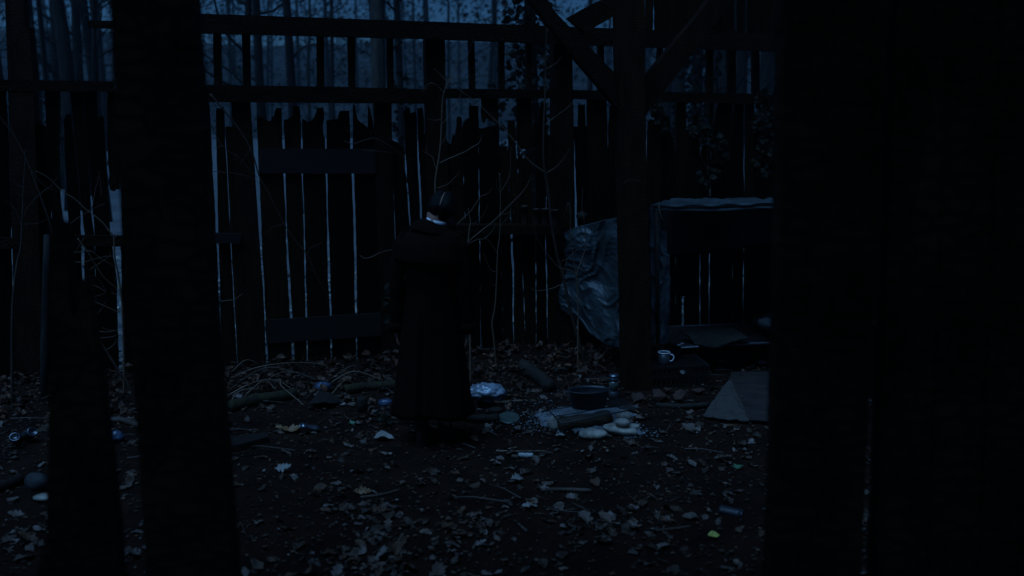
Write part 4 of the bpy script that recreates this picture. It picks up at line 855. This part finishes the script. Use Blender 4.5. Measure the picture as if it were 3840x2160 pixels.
while cnt < 6800:
    x = rnd.uniform(-4.0, 3.6); y = rnd.uniform(3.7, 8.2); d = wall_dist(x, y)
    if d < 0.0 or rnd.random() > leaf_density(x, y): continue
    V, F = LEAVES[rnd.randrange(16)]
    place_leaf(V, F, x, y, gh(x, y) + 0.003 + rnd.random() * (0.05 if d < 0.8 else 0.012), 0.016 + 0.075 * rnd.random() ** 2, rnd.uniform(0, 6.28), rnd.gauss(0, 0.45 if d < 0.9 else 0.22), rnd.gauss(0, 0.45 if d < 0.9 else 0.22), shaded if rnd.random() < 1.5 - d else mb); cnt += 1  # leaves near the wall mostly take the shade-darkened colour
o = shaded.build('leaf_bank', 'leaf_shaded'); tag(o, 'fallen leaves banked along the foot of the wall, coloured dark for the shade there', 'leaves', kind='stuff')
o = mb.build('leaf_litter', 'leaf'); tag(o, 'brown and grey fallen oak leaves strewn over the dark soil', 'leaves', kind='stuff')
mb = MB()
for _ in range(9000):
    y = 3.7 + 4.2 * rnd.random(); x = rnd.uniform(-0.58, 0.48) * (y + 0.4)
    if wall_dist(x, y) < 0: continue
    s = rnd.uniform(0.004, 0.017); a = rnd.uniform(0, 6.28); z = gh(x, y) + rnd.uniform(0.004, 0.016); e = rnd.uniform(0.25, 0.7)
    ca, sa = math.cos(a) * s, math.sin(a) * s
    mb.add([(x - ca, y - sa, z), (x + sa * e, y - ca * e, z + rnd.uniform(-.004, .006)), (x + ca, y + sa, z + rnd.uniform(-.003, .006)), (x - sa * e, y + ca * e, z)], [(0, 1, 2, 3)])
o = mb.build('leaf_crumbs', 'crumb'); tag(o, 'crumbled leaf bits and bark flakes trodden into the soil', 'debris', kind='stuff')
mb = MB()
for _ in range(420):
    x = rnd.uniform(-3.6, 3.2); y = rnd.uniform(4.0, 8.0); d = wall_dist(x, y)
    if d < 0.05 or rnd.random() > (0.9 if d < 1.0 else 0.22): continue
    a = rnd.uniform(0, 6.28); L = rnd.uniform(0.05, 0.3); z = gh(x, y) + 0.012
    p0 = Vector((x, y, z)); p2 = Vector((x + L * math.cos(a), y + L * math.sin(a) * 0.7, z + rnd.uniform(-0.004, 0.03))); p1 = p0.lerp(p2, 0.5) + Vector((rnd.gauss(0, .015), rnd.gauss(0, .015), 0.01))
    mb.tube([p0, p1, p2], [0.004, 0.0015], 4)
o = mb.build('twig_litter', 'twig_dark'); tag(o, 'thin broken twigs scattered in the leaves along the wall', 'twigs', kind='stuff')
mb = MB(); cnt = 0
while cnt < 5200:
    dd = 0.15 + 7.5 * rnd.random() ** 1.6; u = rnd.uniform(-2.2, 5.2) * (1 + dd * 0.1)
    p = WALL.o + WALL.u * u + WALL.n * dd
    V, F = LEAVES[rnd.randrange(16)]
    place_leaf(V, F, p.x, p.y, floor_h(p.x, p.y) + 0.03 + 0.04 * rnd.random(), rnd.uniform(0.05, 0.12), rnd.uniform(0, 6.28), rnd.gauss(0, 0.5), rnd.gauss(0, 0.5), mb); cnt += 1
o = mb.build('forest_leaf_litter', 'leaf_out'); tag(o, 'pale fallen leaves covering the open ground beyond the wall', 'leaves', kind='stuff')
# singled-out leaves
def big_leaf(px, py, wpx, m, kind, label, rot=(0, 0, 0), seed=1, lift=0.02):
    p = ground_at(px, py); s = wpx * (p - Vector((0, 0, CAM_H))).length / FPX
    V, F = leaf_mesh(kind, seed); o = obj('fallen_leaf', V, F, m); o.location = (p.x, p.y, gh(p.x, p.y) + lift); o.scale = (s, s, s); o.rotation_euler = rot
    tag(o, label, 'leaf'); return o
big_leaf(2678, 2021, 48, 'yellow_leaf', 2, 'bright yellow leaf low on the bare soil near the huge right post', (0.3, 0.1, 0.2), 51)
big_leaf(2762, 1763, 50, 'green_leaf', 1, 'green leaf on the soil near the huge right post', (0.2, 0, 0.2), 52)
big_leaf(1360, 1856, 66, 'orange_leaf', 0, 'orange-brown curled leaf in the middle of the bare soil', (0.6, 0.1, 0.25), 53)
big_leaf(1064, 1775, 62, 'pale_leaf', 1, 'pale upturned leaf standing on edge on bare soil below the door', (0.5, -0.2, 0.1), 54, 0.035)
big_leaf(1440, 1650, 78, 'pale_leaf', 2, 'large pale tan leaf lying just left of the boots', (0.12, 0.05, -0.2), 55, 0.022)
big_leaf(1080, 1622, 90, 'orange_leaf', 0, 'large reddish brown leaf left of the crushed can', (0.2, 0.1, 0.1), 56)
big_leaf(2104, 1642, 42, 'pale_leaf', 0, 'bluish pale leaf just left of the nearest river stone', (0.1, 0.1, 0.3), 57)
big_leaf(1320, 1596, 36, 'green_leaf', 1, 'small green leaf right of the crushed can', (0.3, 0, 0.6), 58)
big_leaf(1940, 1806, 58, 'pale_leaf', 1, 'pale oak leaf with a raised tip on bare soil below the stones', (0.4, 0.2, 0.6), 59)
big_leaf(1985, 1908, 60, 'pale_leaf', 0, 'flat pale oak leaf low in the middle of the view', (0.1, 0.1, 0.2), 60)
o = big_leaf(2560, 1395, 22, 'pale_leaf', 2, 'small pale leaf stuck on the front of the crate', (1.3, 0.4, 0.2), 61); q = at_y(2560, 1395, cr0.y + 0.01); o.location = q

# ================================================================= IVY
def ivy(name, label, spots, n, parent_frame=WALL, size=(0.035, 0.065), seed=3):
    rr = random.Random(seed); mb = MB(); e = empty(name, parent_frame.world(spots[0][0], spots[0][1], -0.08)); tag(e, label, 'ivy')
    for _ in range(n):
        cx, cy, rx, ry = spots[rr.randrange(len(spots))]
        a = rr.uniform(0, 6.28); q = math.sqrt(rr.random())
        p = parent_frame.world(cx + rx * q * math.cos(a), cy + ry * q * math.sin(a), -rr.uniform(0.0, 0.12)) - e.location
        V, F = LEAVES[3 + 4 * rr.randrange(4)]
        mt = Matrix.Translation(p) @ Matrix.Rotation(rr.uniform(-0.8, 0.8), 4, 'Z') @ Matrix.Rotation(R(65) + rr.gauss(0, 0.45), 4, 'X') @ Matrix.Rotation(rr.uniform(0, 6.28), 4, 'Z') @ Matrix.Diagonal((1, 1.5, 1, 1)).to_4x4() @ Matrix.Scale(rr.uniform(*size), 4)
        mb.add([mt @ Vector(v) for v in V], F)
    mb.build('foliage', 'ivy', e)
    for k in range(5):
        c = spots[k % len(spots)]; c2 = spots[(k + 1) % len(spots)]
        P = [parent_frame.world(c[0] + rr.uniform(-8, 8) + (c2[0] - c[0]) * t, c[1] + (c2[1] - c[1]) * t + rr.uniform(-10, 10), -0.03 - 0.03 * rr.random()) - e.location for t in (0, .3, .6, 1)]
        MB().tube(spline(P), 0.004, 5).build('vine_stem', 'twig_dark', e, True)
    return e
ivy('ivy', 'ivy climbing the wall end beside the huge right post', [(2868, 365, 40, 22), (2850, 440, 30, 60), (2880, 520, 26, 80), (2860, 600, 34, 70), (2895, 430, 24, 90)], 190, seed=3)
ivy('ivy', 'ivy spilling over the broken plank tops above the shelter', [(2640, 500, 26, 30), (2690, 540, 40, 34), (2700, 610, 34, 60), (2610, 490, 24, 20), (2660, 660, 40, 50)], 150, seed=5)
ivy('ivy', 'ivy tuft hanging on the plank right of the braced post', [(2466, 420, 22, 40), (2486, 470, 18, 40), (2460, 380, 16, 16)], 70, seed=7)
ivy('ivy', 'small dark ivy sprig beside the left hand of the figure', [(1462, 1110, 20, 40), (1470, 1200, 22, 30)], 34, Frame(WALL.o.x, WALL.o.y - 0.7, WALL.yaw), (0.05, 0.09), seed=9)
ivy('ivy', 'low ivy on the ground around the boots', [(1500, 1560, 60, 14), (1560, 1565, 40, 12), (1440, 1570, 40, 10)], 0 + 26, Frame(0, 5.75, 0), (0.03, 0.05), seed=12)

# ================================================================= WOOD BEYOND THE WALL
def tree(name, label, px, Y, wpx, lean=0.0, m='bark_dark', ivy_n=0, ivy_r=0.3, seed=0, limbs=7, h=10.0):
    rr = random.Random(seed + 100)
    d = ray(px, 420); x = d.x * Y / d.y; r = wpx * Y / FPX / 2
    e = empty(name, (x, Y, floor_h(x, Y) - 0.05)); tag(e, label, 'tree', 'bare trees beyond the wall')
    top = []; K = 14
    for k in range(K + 1):
        t = k / K; top.append(Vector((lean * t * h + 0.12 * noise.noise(Vector((seed, t * 3, 0))) * t * 3, 0.1 * math.sin(seed + t * 4), t * h)))
    rad = [r * (1.35 if k == 0 else 1.0) * (1 - 0.75 * k / K) + 0.01 for k in range(K + 1)]
    MB().tube(top, rad, 10).build('trunk', m, e, True)
    cr = MB()
    for k in range(limbs):
        t = rr.uniform(0.12, 0.95); i = int(t * K); b = top[i]; a = rr.uniform(0, 6.28); L = rr.uniform(0.8, 2.6) * (1.2 - 0.5 * t)
        P = [b]; dirn = Vector((math.cos(a), math.sin(a), rr.uniform(0.1, 0.9))).normalized()
        for q in range(5):
            dirn = (dirn + Vector((rr.gauss(0, .22), rr.gauss(0, .22), rr.gauss(0.05, .2)))).normalized(); P.append(P[-1] + dirn * L / 5)
        cr.tube(P, [max(0.012, rad[i] * 0.4), 0.006], 5)
        for w in range(6):
            s = P[rr.randrange(1, 6)]; dd = Vector((rr.gauss(0, 1), rr.gauss(0, 1), rr.gauss(0.2, .7))).normalized(); l = rr.uniform(0.3, 1.0)
            m1 = s + dd * l * 0.5 + Vector((0, 0, rr.gauss(0, .06))); m2 = s + dd * l + Vector((0, 0, rr.gauss(0, .14)))
            cr.tube([s, m1, m2], [0.008, 0.003], 4)
            for v in range(3):
                f = m1 + Vector((rr.gauss(0, .25), rr.gauss(0, .25), rr.gauss(0, .25))); cr.tube([m1.lerp(m2, rr.random()), f], [0.004, 0.002], 3)
    cr.build('crown', m, e, True)
    if ivy_n:
        mb = MB()
        for _ in range(ivy_n):
            z = rr.uniform(0.3, 5.5); a = rr.uniform(0, 6.28); q = r + ivy_r * rr.random() ** 0.7 * (0.55 + 0.6 * noise.noise(Vector((seed, z * 1.6, a))))
            i = min(K - 1, int(z / h * K)); c = top[i].lerp(top[i + 1], z / h * K - i)
            V, F = LEAVES[3 + 4 * rr.randrange(4)]
            mt = Matrix.Translation(c + Vector((math.cos(a) * q, math.sin(a) * q, 0))) @ Matrix.Rotation(rr.uniform(0, 6.28), 4, 'Z') @ Matrix.Rotation(R(60) + rr.gauss(0, .5), 4, 'X') @ Matrix.Scale(rr.uniform(0.06, 0.12), 4) @ Matrix.Diagonal((1, 1.5, 1, 1)).to_4x4()
            mb.add([mt @ Vector(v) for v in V], F)
        mb.build('ivy_foliage', 'ivy', e)
    return e
tree('tree', 'thickest grey trunk seen in the upper opening just left of the middle post', 1420, 13, 60, 0.004, 'bark', seed=1)
tree('tree', 'dark straight trunk seen in the wide upper opening over the middle of the door', 1095, 18, 36, 0.0, seed=2)
tree('tree', 'dark trunk behind the left edge of the wide upper opening over the door', 988, 17, 34, -0.004, seed=3)
tree('tree', 'slim pale trunk in the upper opening over the door\'s right planks', 1254, 26, 17, 0.0, seed=4)
tree('tree', 'ivy-specked slim trunk right of the thickest grey trunk', 1498, 16, 24, 0.0, ivy_n=160, ivy_r=0.22, seed=5)
tree('tree', 'trunk thickly wrapped in ivy behind the upper opening left of the tall sapling', 1985, 12.5, 44, 0.0, ivy_n=1500, ivy_r=0.55, seed=6)
tree('tree', 'leaning trunk in the first upper opening right of the near post', 842, 15, 26, 0.12, seed=7, limbs=10)
tree('tree', 'slim leaning trunk with forked twigs over the left rail', 322, 15, 17, 0.07, seed=8, limbs=9)
tree('tree', 'thin upright trunk over the left rail right of the corner post', 190, 14, 13, 0.0, seed=9, limbs=8)
tree('tree', 'thin upright trunk over the left rail beside the near post', 384, 17, 15, 0.0, seed=10)
tree('tree', 'broad dim trunk filling the opening over the left rail', 262, 19, 60, 0.0, seed=11)
tree('tree', 'slim trunk seen in the triangle under the left brace', 2212, 24, 20, 0.0, seed=12)
tree('tree', 'ivy-grown tree behind the openings right of the braced post', 2610, 15, 40, 0.0, ivy_n=1300, ivy_r=0.6, seed=13)
tree('tree', 'dim broad trunk in the upper openings near the huge right post', 2765, 18, 70, 0.0, seed=14)
tree('tree', 'slim trunk at the left edge beyond the corner post', 10, 16, 30, 0.0, seed=15)
tree('tree', 'faint far trunk in the clear opening right of the middle post', 1840, 34, 16, 0.0, seed=16)
tree('tree', 'faint far trunk in the wide upper opening right of its dark trunk', 1160, 34, 13, 0.01, seed=17)
for k, (px, Y, w) in enumerate(((140, 21, 44), (226, 24, 50), (300, 22, 40), (352, 25, 44))):
    tree('tree', ['first', 'second', 'third', 'fourth'][k] + ' of four dim broad trunks over the left rail, counted from the corner post', px, Y, w, 0.002 * k, seed=30 + k)['group'] = 'dim trunks over the left rail'
for k, (px, Y, w) in enumerate(((2500, 26, 40), (2545, 22, 46), (2668, 24, 50), (2716, 21, 40), (2868, 23, 56))):
    tree('tree', ['first', 'second', 'third', 'fourth', 'fifth'][k] + ' of five dim broad trunks right of the braced post, counted from that post', px, Y, w, 0.0, seed=40 + k)['group'] = 'dim trunks right of the braced post'
# far wood, one hazy mass
rr = random.Random(77); mb = MB()
for _ in range(120):
    Y = rr.uniform(38, 118); x = rr.uniform(-0.75, 0.75) * Y; r = rr.uniform(0.06, 0.24); z = floor_h(x, Y) - 0.2; l = rr.gauss(0, .4)
    mb.tube([(x, Y, z), (x + l * 0.4, Y, z + 5), (x + l, Y, z + 13)], [r, r * 0.8, r * 0.4], 6)
    for k in range(5):
        b = Vector((x + l * 0.4, Y, z + rr.uniform(1.5, 11))); a = rr.uniform(0, 6.28); L = rr.uniform(1, 3)
        e_ = b + Vector((math.cos(a) * L, math.sin(a) * L, rr.uniform(0, 1.5))); mb.tube([b, b.lerp(e_, .5) + Vector((0, 0, rr.gauss(0, .2))), e_], [0.05, 0.02], 4)
        for q in range(5):
            c0 = b.lerp(e_, rr.random()); c1 = c0 + Vector((rr.gauss(0, .5), rr.gauss(0, .5), rr.gauss(0.2, .5))); mb.tube([c0, c1], [0.018, 0.008], 3)
for _ in range(70000):
    Y = rr.uniform(45, 120); x = rr.uniform(-0.72, 0.72) * Y; z = floor_h(x, Y) + rr.random() ** 0.8 * 13
    if noise.noise(Vector((x * 0.3, Y * 0.1, z * 0.5))) < -0.22 and rr.random() < 0.9: continue
    s = rr.uniform(0.05, 0.20); a = Vector((rr.gauss(0, 1), rr.gauss(0, 1), rr.gauss(0, 1))).normalized(); b = a.orthogonal().normalized()
    p = Vector((x, Y, z)); c = a.cross(b)
    mb.add([p - b * s, p + c * s * 0.6, p + b * s, p - c * s * 0.6], [(0, 1, 2, 3)])
o = mb.build('far_wood', 'bark_dark'); tag(o, 'far bare wood fading into blue dusk haze beyond the wall', 'wood', kind='stuff')

# ================================================================= PERSON
PX, PY = -0.465, 5.42
person = empty('person', (PX, PY, gh(PX, PY) + 0.004), R(-4))
person.scale = (0.965, 0.965, 0.96)
tag(person, 'person in a long black coat with dark braided hair, seen from behind, head bowed', 'person')
# --- body: one continuous skinned figure
me = bpy.data.meshes.new('body'); bm = bmesh.new(); sk = bm.verts.layers.skin.verify()
def jv(co, r, root=False):
    v = bm.verts.new(co); v[sk].radius = (r, r) if not isinstance(r, tuple) else r
    if root: v[sk].use_root = True
    return v
def chain(pts, start=None):
    prev = start
    for co, r in pts:
        v = jv(co, r)
        if prev: bm.edges.new((prev, v))
        prev = v
    return prev
pel = jv((0, 0, 0.84), (0.11, 0.09), True)
ch = chain([((0, 0, 1.0), 0.10), ((0, 0.01, 1.16), 0.105), ((0.005, 0.02, 1.26), 0.075)], pel)
neck = chain([((0.022, 0.03, 1.32), 0.050), ((0.038, 0.045, 1.37), 0.048)], ch)
head = chain([((0.058, 0.055, 1.42), (0.075, 0.085)), ((0.066, 0.062, 1.46), (0.07, 0.082)), ((0.07, 0.062, 1.485), (0.045, 0.05))], neck)
jaw = chain([((0.062, 0.115, 1.375), 0.032)], neck)
for s in (-1, 1):
    sh_ = chain([((s * 0.10, 0.005, 1.26), 0.05), ((s * 0.155, 0.0, 1.235), 0.048), ((s * 0.185, -0.012, 0.99), 0.038), ((s * 0.205, 0.015, 0.755), 0.026)], ch)
    palm = chain([((s * 0.209, 0.022, 0.715), (0.022, 0.030)), ((s * 0.210, 0.026, 0.675), (0.018, 0.034))], sh_)
    for k, (dy, L) in enumerate(((-0.026, 0.060), (-0.009, 0.072), (0.009, 0.076), (0.026, 0.068))):
        chain([((s * 0.211, 0.026 + dy, 0.655), 0.0085), ((s * 0.209, 0.028 + dy, 0.655 - L * 0.45), 0.008), ((s * 0.200, 0.034 + dy, 0.655 - L * 0.78), 0.0075), ((s * 0.188, 0.036 + dy, 0.655 - L), 0.0065)], palm)
    chain([((s * 0.203, 0.062, 0.685), 0.010), ((s * 0.196, 0.072, 0.655), 0.009), ((s * 0.190, 0.072, 0.635), 0.0075)], palm)
    fwd = 0.05 if s > 0 else -0.06
    chain([((s * 0.075, 0.0, 0.78), 0.085), ((s * 0.072, fwd * 0.4 + 0.02, 0.45), 0.055), ((s * 0.062, fwd * 0.9 - 0.02, 0.10), 0.035), ((s * 0.062, fwd + 0.08, 0.05), 0.032)], pel)
bm.to_mesh(me); bm.free()
body = link('body', me, 'skin', person, True)
md = body.modifiers.new('skin', 'SKIN'); md.use_smooth_shade = True
body.modifiers.new('smooth', 'SUBSURF').levels = 1; body.modifiers['smooth'].render_levels = 2
# --- coat
rings = [(1.338, 0.064, 0.060, 0.034, 0.026), (1.325, 0.078, 0.068, 0.030, 0.022), (1.300, 0.125, 0.084, 0.02, 0.014), (1.272, 0.162, 0.096, 0.016, 0.006), (1.235, 0.176, 0.108, 0.010, 0.0), (1.17, 0.170, 0.118, 0.006, 0), (1.06, 0.160, 0.118, 0.002, 0), (0.95, 0.150, 0.110, 0, 0), (0.88, 0.155, 0.118, 0, 0), (0.76, 0.172, 0.135, 0, 0), (0.62, 0.190, 0.152, 0, 0), (0.46, 0.206, 0.170, 0, 0), (0.32, 0.226, 0.188, 0, 0), (0.19, 0.247, 0.205, 0, 0)]
NC = 96; V = []; F = []
lv = []
for i in range(len(rings) - 1):
    for k in range(4):
        t = k / 4; lv.append(tuple(rings[i][q] + (rings[i + 1][q] - rings[i][q]) * t for q in range(5)))
lv.append(rings[-1])
for z, rx, ry, cy, cx in lv:
    sk_ = max(0, min(1, (0.92 - z) / 0.7))
    for j in range(NC):
        a = 2 * math.pi * j / NC
        f = 1 + sk_ * (0.045 * math.sin(6 * a + 0.6) + 0.03 * math.sin(11 * a + 1.9)) + 0.035 * noise.noise(Vector((math.cos(a) * 2.4, math.sin(a) * 2.4, z * 5))) * max(0, min(1, (1.25 - z) * 5)) + 0.015 * noise.noise(Vector((math.cos(a) * 6, math.sin(a) * 6, z * 14))) * max(0, min(1, (1.25 - z) * 5))
        da = (a - (1.5 * math.pi - 0.20) + math.pi) % (2 * math.pi) - math.pi      # the vent down the back
        v_ = max(0, min(1, (0.80 - z) / 0.12))
        f -= v_ * 0.20 * math.exp(-(da / 0.07) ** 2) - v_ * 0.04 * math.exp(-((da + 0.16) / 0.08) ** 2)
        V.append((cx + rx * f * math.cos(a), cy + ry * f * math.sin(a), z + (0.012 * math.sin(3 * a) * sk_ if z < 0.3 else 0)))
n = len(lv)
F = [(i * NC + j, (i + 1) * NC + j, (i + 1) * NC + (j + 1) % NC, i * NC + (j + 1) % NC) for i in range(n - 1) for j in range(NC)]
coat = obj('coat', V, F, 'coat', person, True); coat.modifiers.new('cloth', 'SOLIDIFY').thickness = 0.008
for s in (-1, 1):
    P = spline([(s * 0.135, 0.004, 1.262), (s * 0.168, 0.0, 1.225), (s * 0.188, -0.01, 1.12), (s * 0.198, -0.014, 0.99), (s * 0.208, 0.004, 0.85), (s * 0.216, 0.020, 0.690)], 5)
    rr_ = [0.052 + 0.004 * math.sin(k * 1.3) - 0.006 * k / len(P) for k in range(len(P))]; rr_[0] = 0.04
    MB().tube(P, rr_, 18, False).build('sleeve', 'coat', coat, True).modifiers.new('cloth', 'SOLIDIFY').thickness = 0.006
    q = P[-3:]; MB().tube([P[-3] + Vector((0, 0, 0.01)), P[-1]], 0.051, 18, False).build('cuff', 'coat', coat, True).modifiers.new('cloth', 'SOLIDIFY').thickness = 0.006
# storm cape over the shoulders: back half, loose at its lower edge
def cape_fn(u, v):
    a = math.pi + R(2) + (math.pi - R(4)) * u
    z = 1.318 - 0.19 * v - 0.016 * v * (u - 0.5) * 2
    k = 0
    while k < len(rings) - 2 and rings[k + 1][0] > z: k += 1
    t = (rings[k][0] - z) / (rings[k][0] - rings[k + 1][0]); g_ = [rings[k][q] + (rings[k + 1][q] - rings[k][q]) * t for q in range(5)]
    o = 0.010 + 0.022 * v
    return Vector((g_[4] + (g_[1] + o + 0.02 * v * abs(math.cos(a))) * math.cos(a), g_[3] + (g_[2] + o) * math.sin(a), z))
sheet('cape', cape_fn, 48, 16, 'coat', coat, 0.006)
# turned-down collar
def collar_fn(u, v):
    a = R(-215) + R(250) * u
    r = 0.066 + 0.052 * v; z = 1.358 - 0.058 * v * v - 0.002 + 0.006 * math.sin(a * 2)
    return Vector((0.028 - 0.016 * v + (r + 0.025 * v * abs(math.cos(a))) * math.cos(a), 0.032 - 0.01 * v + r * 0.95 * math.sin(a), z - 0.018 * math.cos(a)))
sheet('collar', collar_fn, 44, 10, 'coat', coat, 0.007)
MB().lathe([(0.060, 0.0), (0.064, 0.026), (0.0605, 0.028), (0.055, 0.0)], 32, 1, 0.96).build('shirt_collar', 'shirt', person, True).location = (0.032, 0.036, 1.342)
person.children[-1].rotation_euler = (0, R(14), 0)
# --- hair: two sleek halves with a parting, then braids
bm = bmesh.new(); bmesh.ops.create_uvsphere(bm, u_segments=48, v_segments=32, radius=1)
for v in bm.verts:
    c = v.co.copy()
    part = c.x + 0.16 - 0.10 * c.z
    gr = math.exp(-(part / 0.055) ** 2) * (1 if c.y < 0.5 else 0.3)
    f = 1 - 0.15 * gr + 0.035 * math.exp(-((abs(part) - 0.32) / 0.25) ** 2) + 0.006 * math.sin(c.z * 40 + c.x * 9)
    v.co = Vector((c.x * 0.090 * f, c.y * 0.106 * f, c.z * 0.112 * f))
    if c.z < -0.2 and c.y < 0.4: v.co.y += 0.034 * (-0.2 - c.z) / 0.8; v.co.x *= 1 - 0.30 * (-0.2 - c.z); v.co.z += 0.02 * (-0.2 - c.z)
me = bpy.data.meshes.new('hair'); bm.to_mesh(me); bm.free()
hair = link('hair', me, 'hair', person, True); hair.location = (0.064, 0.058, 1.428); hair.rotation_euler = (R(-26), R(13), R(4))
pp = []
for k in range(15):
    t = R(8 + 108 * k / 14); cz = math.cos(t); cy = -math.sin(t); cx = -0.16 + 0.10 * cz
    f = 0.905; q = Vector((cx * 0.090, cy * 0.106, cz * 0.112)) * f
    if cz < -0.2: q.y += 0.034 * (-0.2 - cz) / 0.8; q.z += 0.02 * (-0.2 - cz)
    pp.append(q)
MB().tube(pp, [0.0022, 0.0034], 6).build('parting', 'skin', hair, True)
def braid(pts, name='braid'):
    P = spline(pts, 6); b = MB()
    for k, p in enumerate(P):
        s = 1 if k % 2 else -1; r = 0.019 - 0.006 * k / len(P)
        V = []; F = []; n1, n2 = 8, 6
        for i in range(n2 + 1):
            th_ = math.pi * i / n2
            for j in range(n1):
                a = 2 * math.pi * j / n1; q = Vector((r * math.sin(th_) * math.cos(a), r * 0.9 * math.sin(th_) * math.sin(a), r * 1.25 * math.cos(th_)))
                q.rotate(Matrix.Rotation(s * 0.6, 3, 'Y')); V.append(p + Vector((s * r * 0.45, 0, 0)) + q)
        F = [(i * n1 + j, (i + 1) * n1 + j, (i + 1) * n1 + (j + 1) % n1, i * n1 + (j + 1) % n1) for i in range(n2) for j in range(n1)]
        b.add(V, F)
    return b.build(name, 'hair', hair, True)
inv = (Matrix.Translation(hair.location) @ hair.rotation_euler.to_matrix().to_4x4()).inverted()
braid([inv @ Vector(p) for p in ((0.112, 0.012, 1.385), (0.124, 0.004, 1.345), (0.130, 0.022, 1.305), (0.138, 0.070, 1.27), (0.132, 0.125, 1.20), (0.125, 0.14, 1.08))])
braid([inv @ Vector(p) for p in ((-0.008, 0.05, 1.375), (-0.022, 0.08, 1.335), (-0.05, 0.11, 1.28), (-0.06, 0.135, 1.18), (-0.06, 0.14, 1.06))])
# --- boots
for s, fy in ((-1, -0.07), (1, 0.06)):
    b = empty('boot'); b.parent = person; b.location = (s * 0.058, fy, 0)
    prof = [(-0.055, 0.040, 0.034), (-0.062, 0.040, 0.07), (0.0, 0.0, 0)]
    V = []; F = []; n_ = 20
    lev = [(0.030, 0.037, -0.070, 0.185), (0.05, 0.039, -0.072, 0.185), (0.085, 0.040, -0.066, 0.150), (0.115, 0.040, -0.060, 0.075), (0.15, 0.041, -0.058, 0.040), (0.20, 0.043, -0.060, 0.038), (0.29, 0.050, -0.062, 0.046), (0.295, 0.044, -0.056, 0.040)]
    for z, w, y0, y1 in lev:
        for j in range(n_):
            a = 2 * math.pi * j / n_; cy = (y0 + y1) / 2; ry = (y1 - y0) / 2
            V.append((w * math.cos(a) * (1 - 0.15 * max(0, math.sin(a))), cy + ry * math.sin(a), z))
    F = [(i * n_ + j, i * n_ + (j + 1) % n_, (i + 1) * n_ + (j + 1) % n_, (i + 1) * n_ + j) for i in range(len(lev) - 1) for j in range(n_)] + [tuple(range(n_ - 1, -1, -1))]
    obj('upper', V, F, 'boot', b, True)
    V = []
    for z in (0.0, 0.032):
        for j in range(n_):
            a = 2 * math.pi * j / n_; V.append((0.043 * math.cos(a) * (1 - 0.12 * max(0, math.sin(a))), 0.06 + 0.138 * math.sin(a), z))
    F = [(j, (j + 1) % n_, n_ + (j + 1) % n_, n_ + j) for j in range(n_)] + [tuple(range(n_ - 1, -1, -1)), tuple(range(n_, 2 * n_))]
    obj('sole', V, F, 'boot', b)

# ================================================================= HAZE
hz = MB().box(-158, 158, -66, 156, -4.5, 19.5).build('haze', None)
hm = bpy.data.materials.new('dusk_haze'); hm.use_nodes = True; nt = hm.node_tree; nt.nodes.clear()
out = nt.nodes.new('ShaderNodeOutputMaterial'); pv = nt.nodes.new('ShaderNodeVolumePrincipled')
pv.inputs['Color'].default_value = (0.55, 0.8, 1.0, 1); pv.inputs['Density'].default_value = 0.0006; pv.inputs['Anisotropy'].default_value = 0.0
nt.links.new(pv.outputs[0], out.inputs['Volume']); hz.data.materials.append(hm)
tag(hz, 'thin blue dusk haze hanging in the wood', 'haze', kind='stuff')
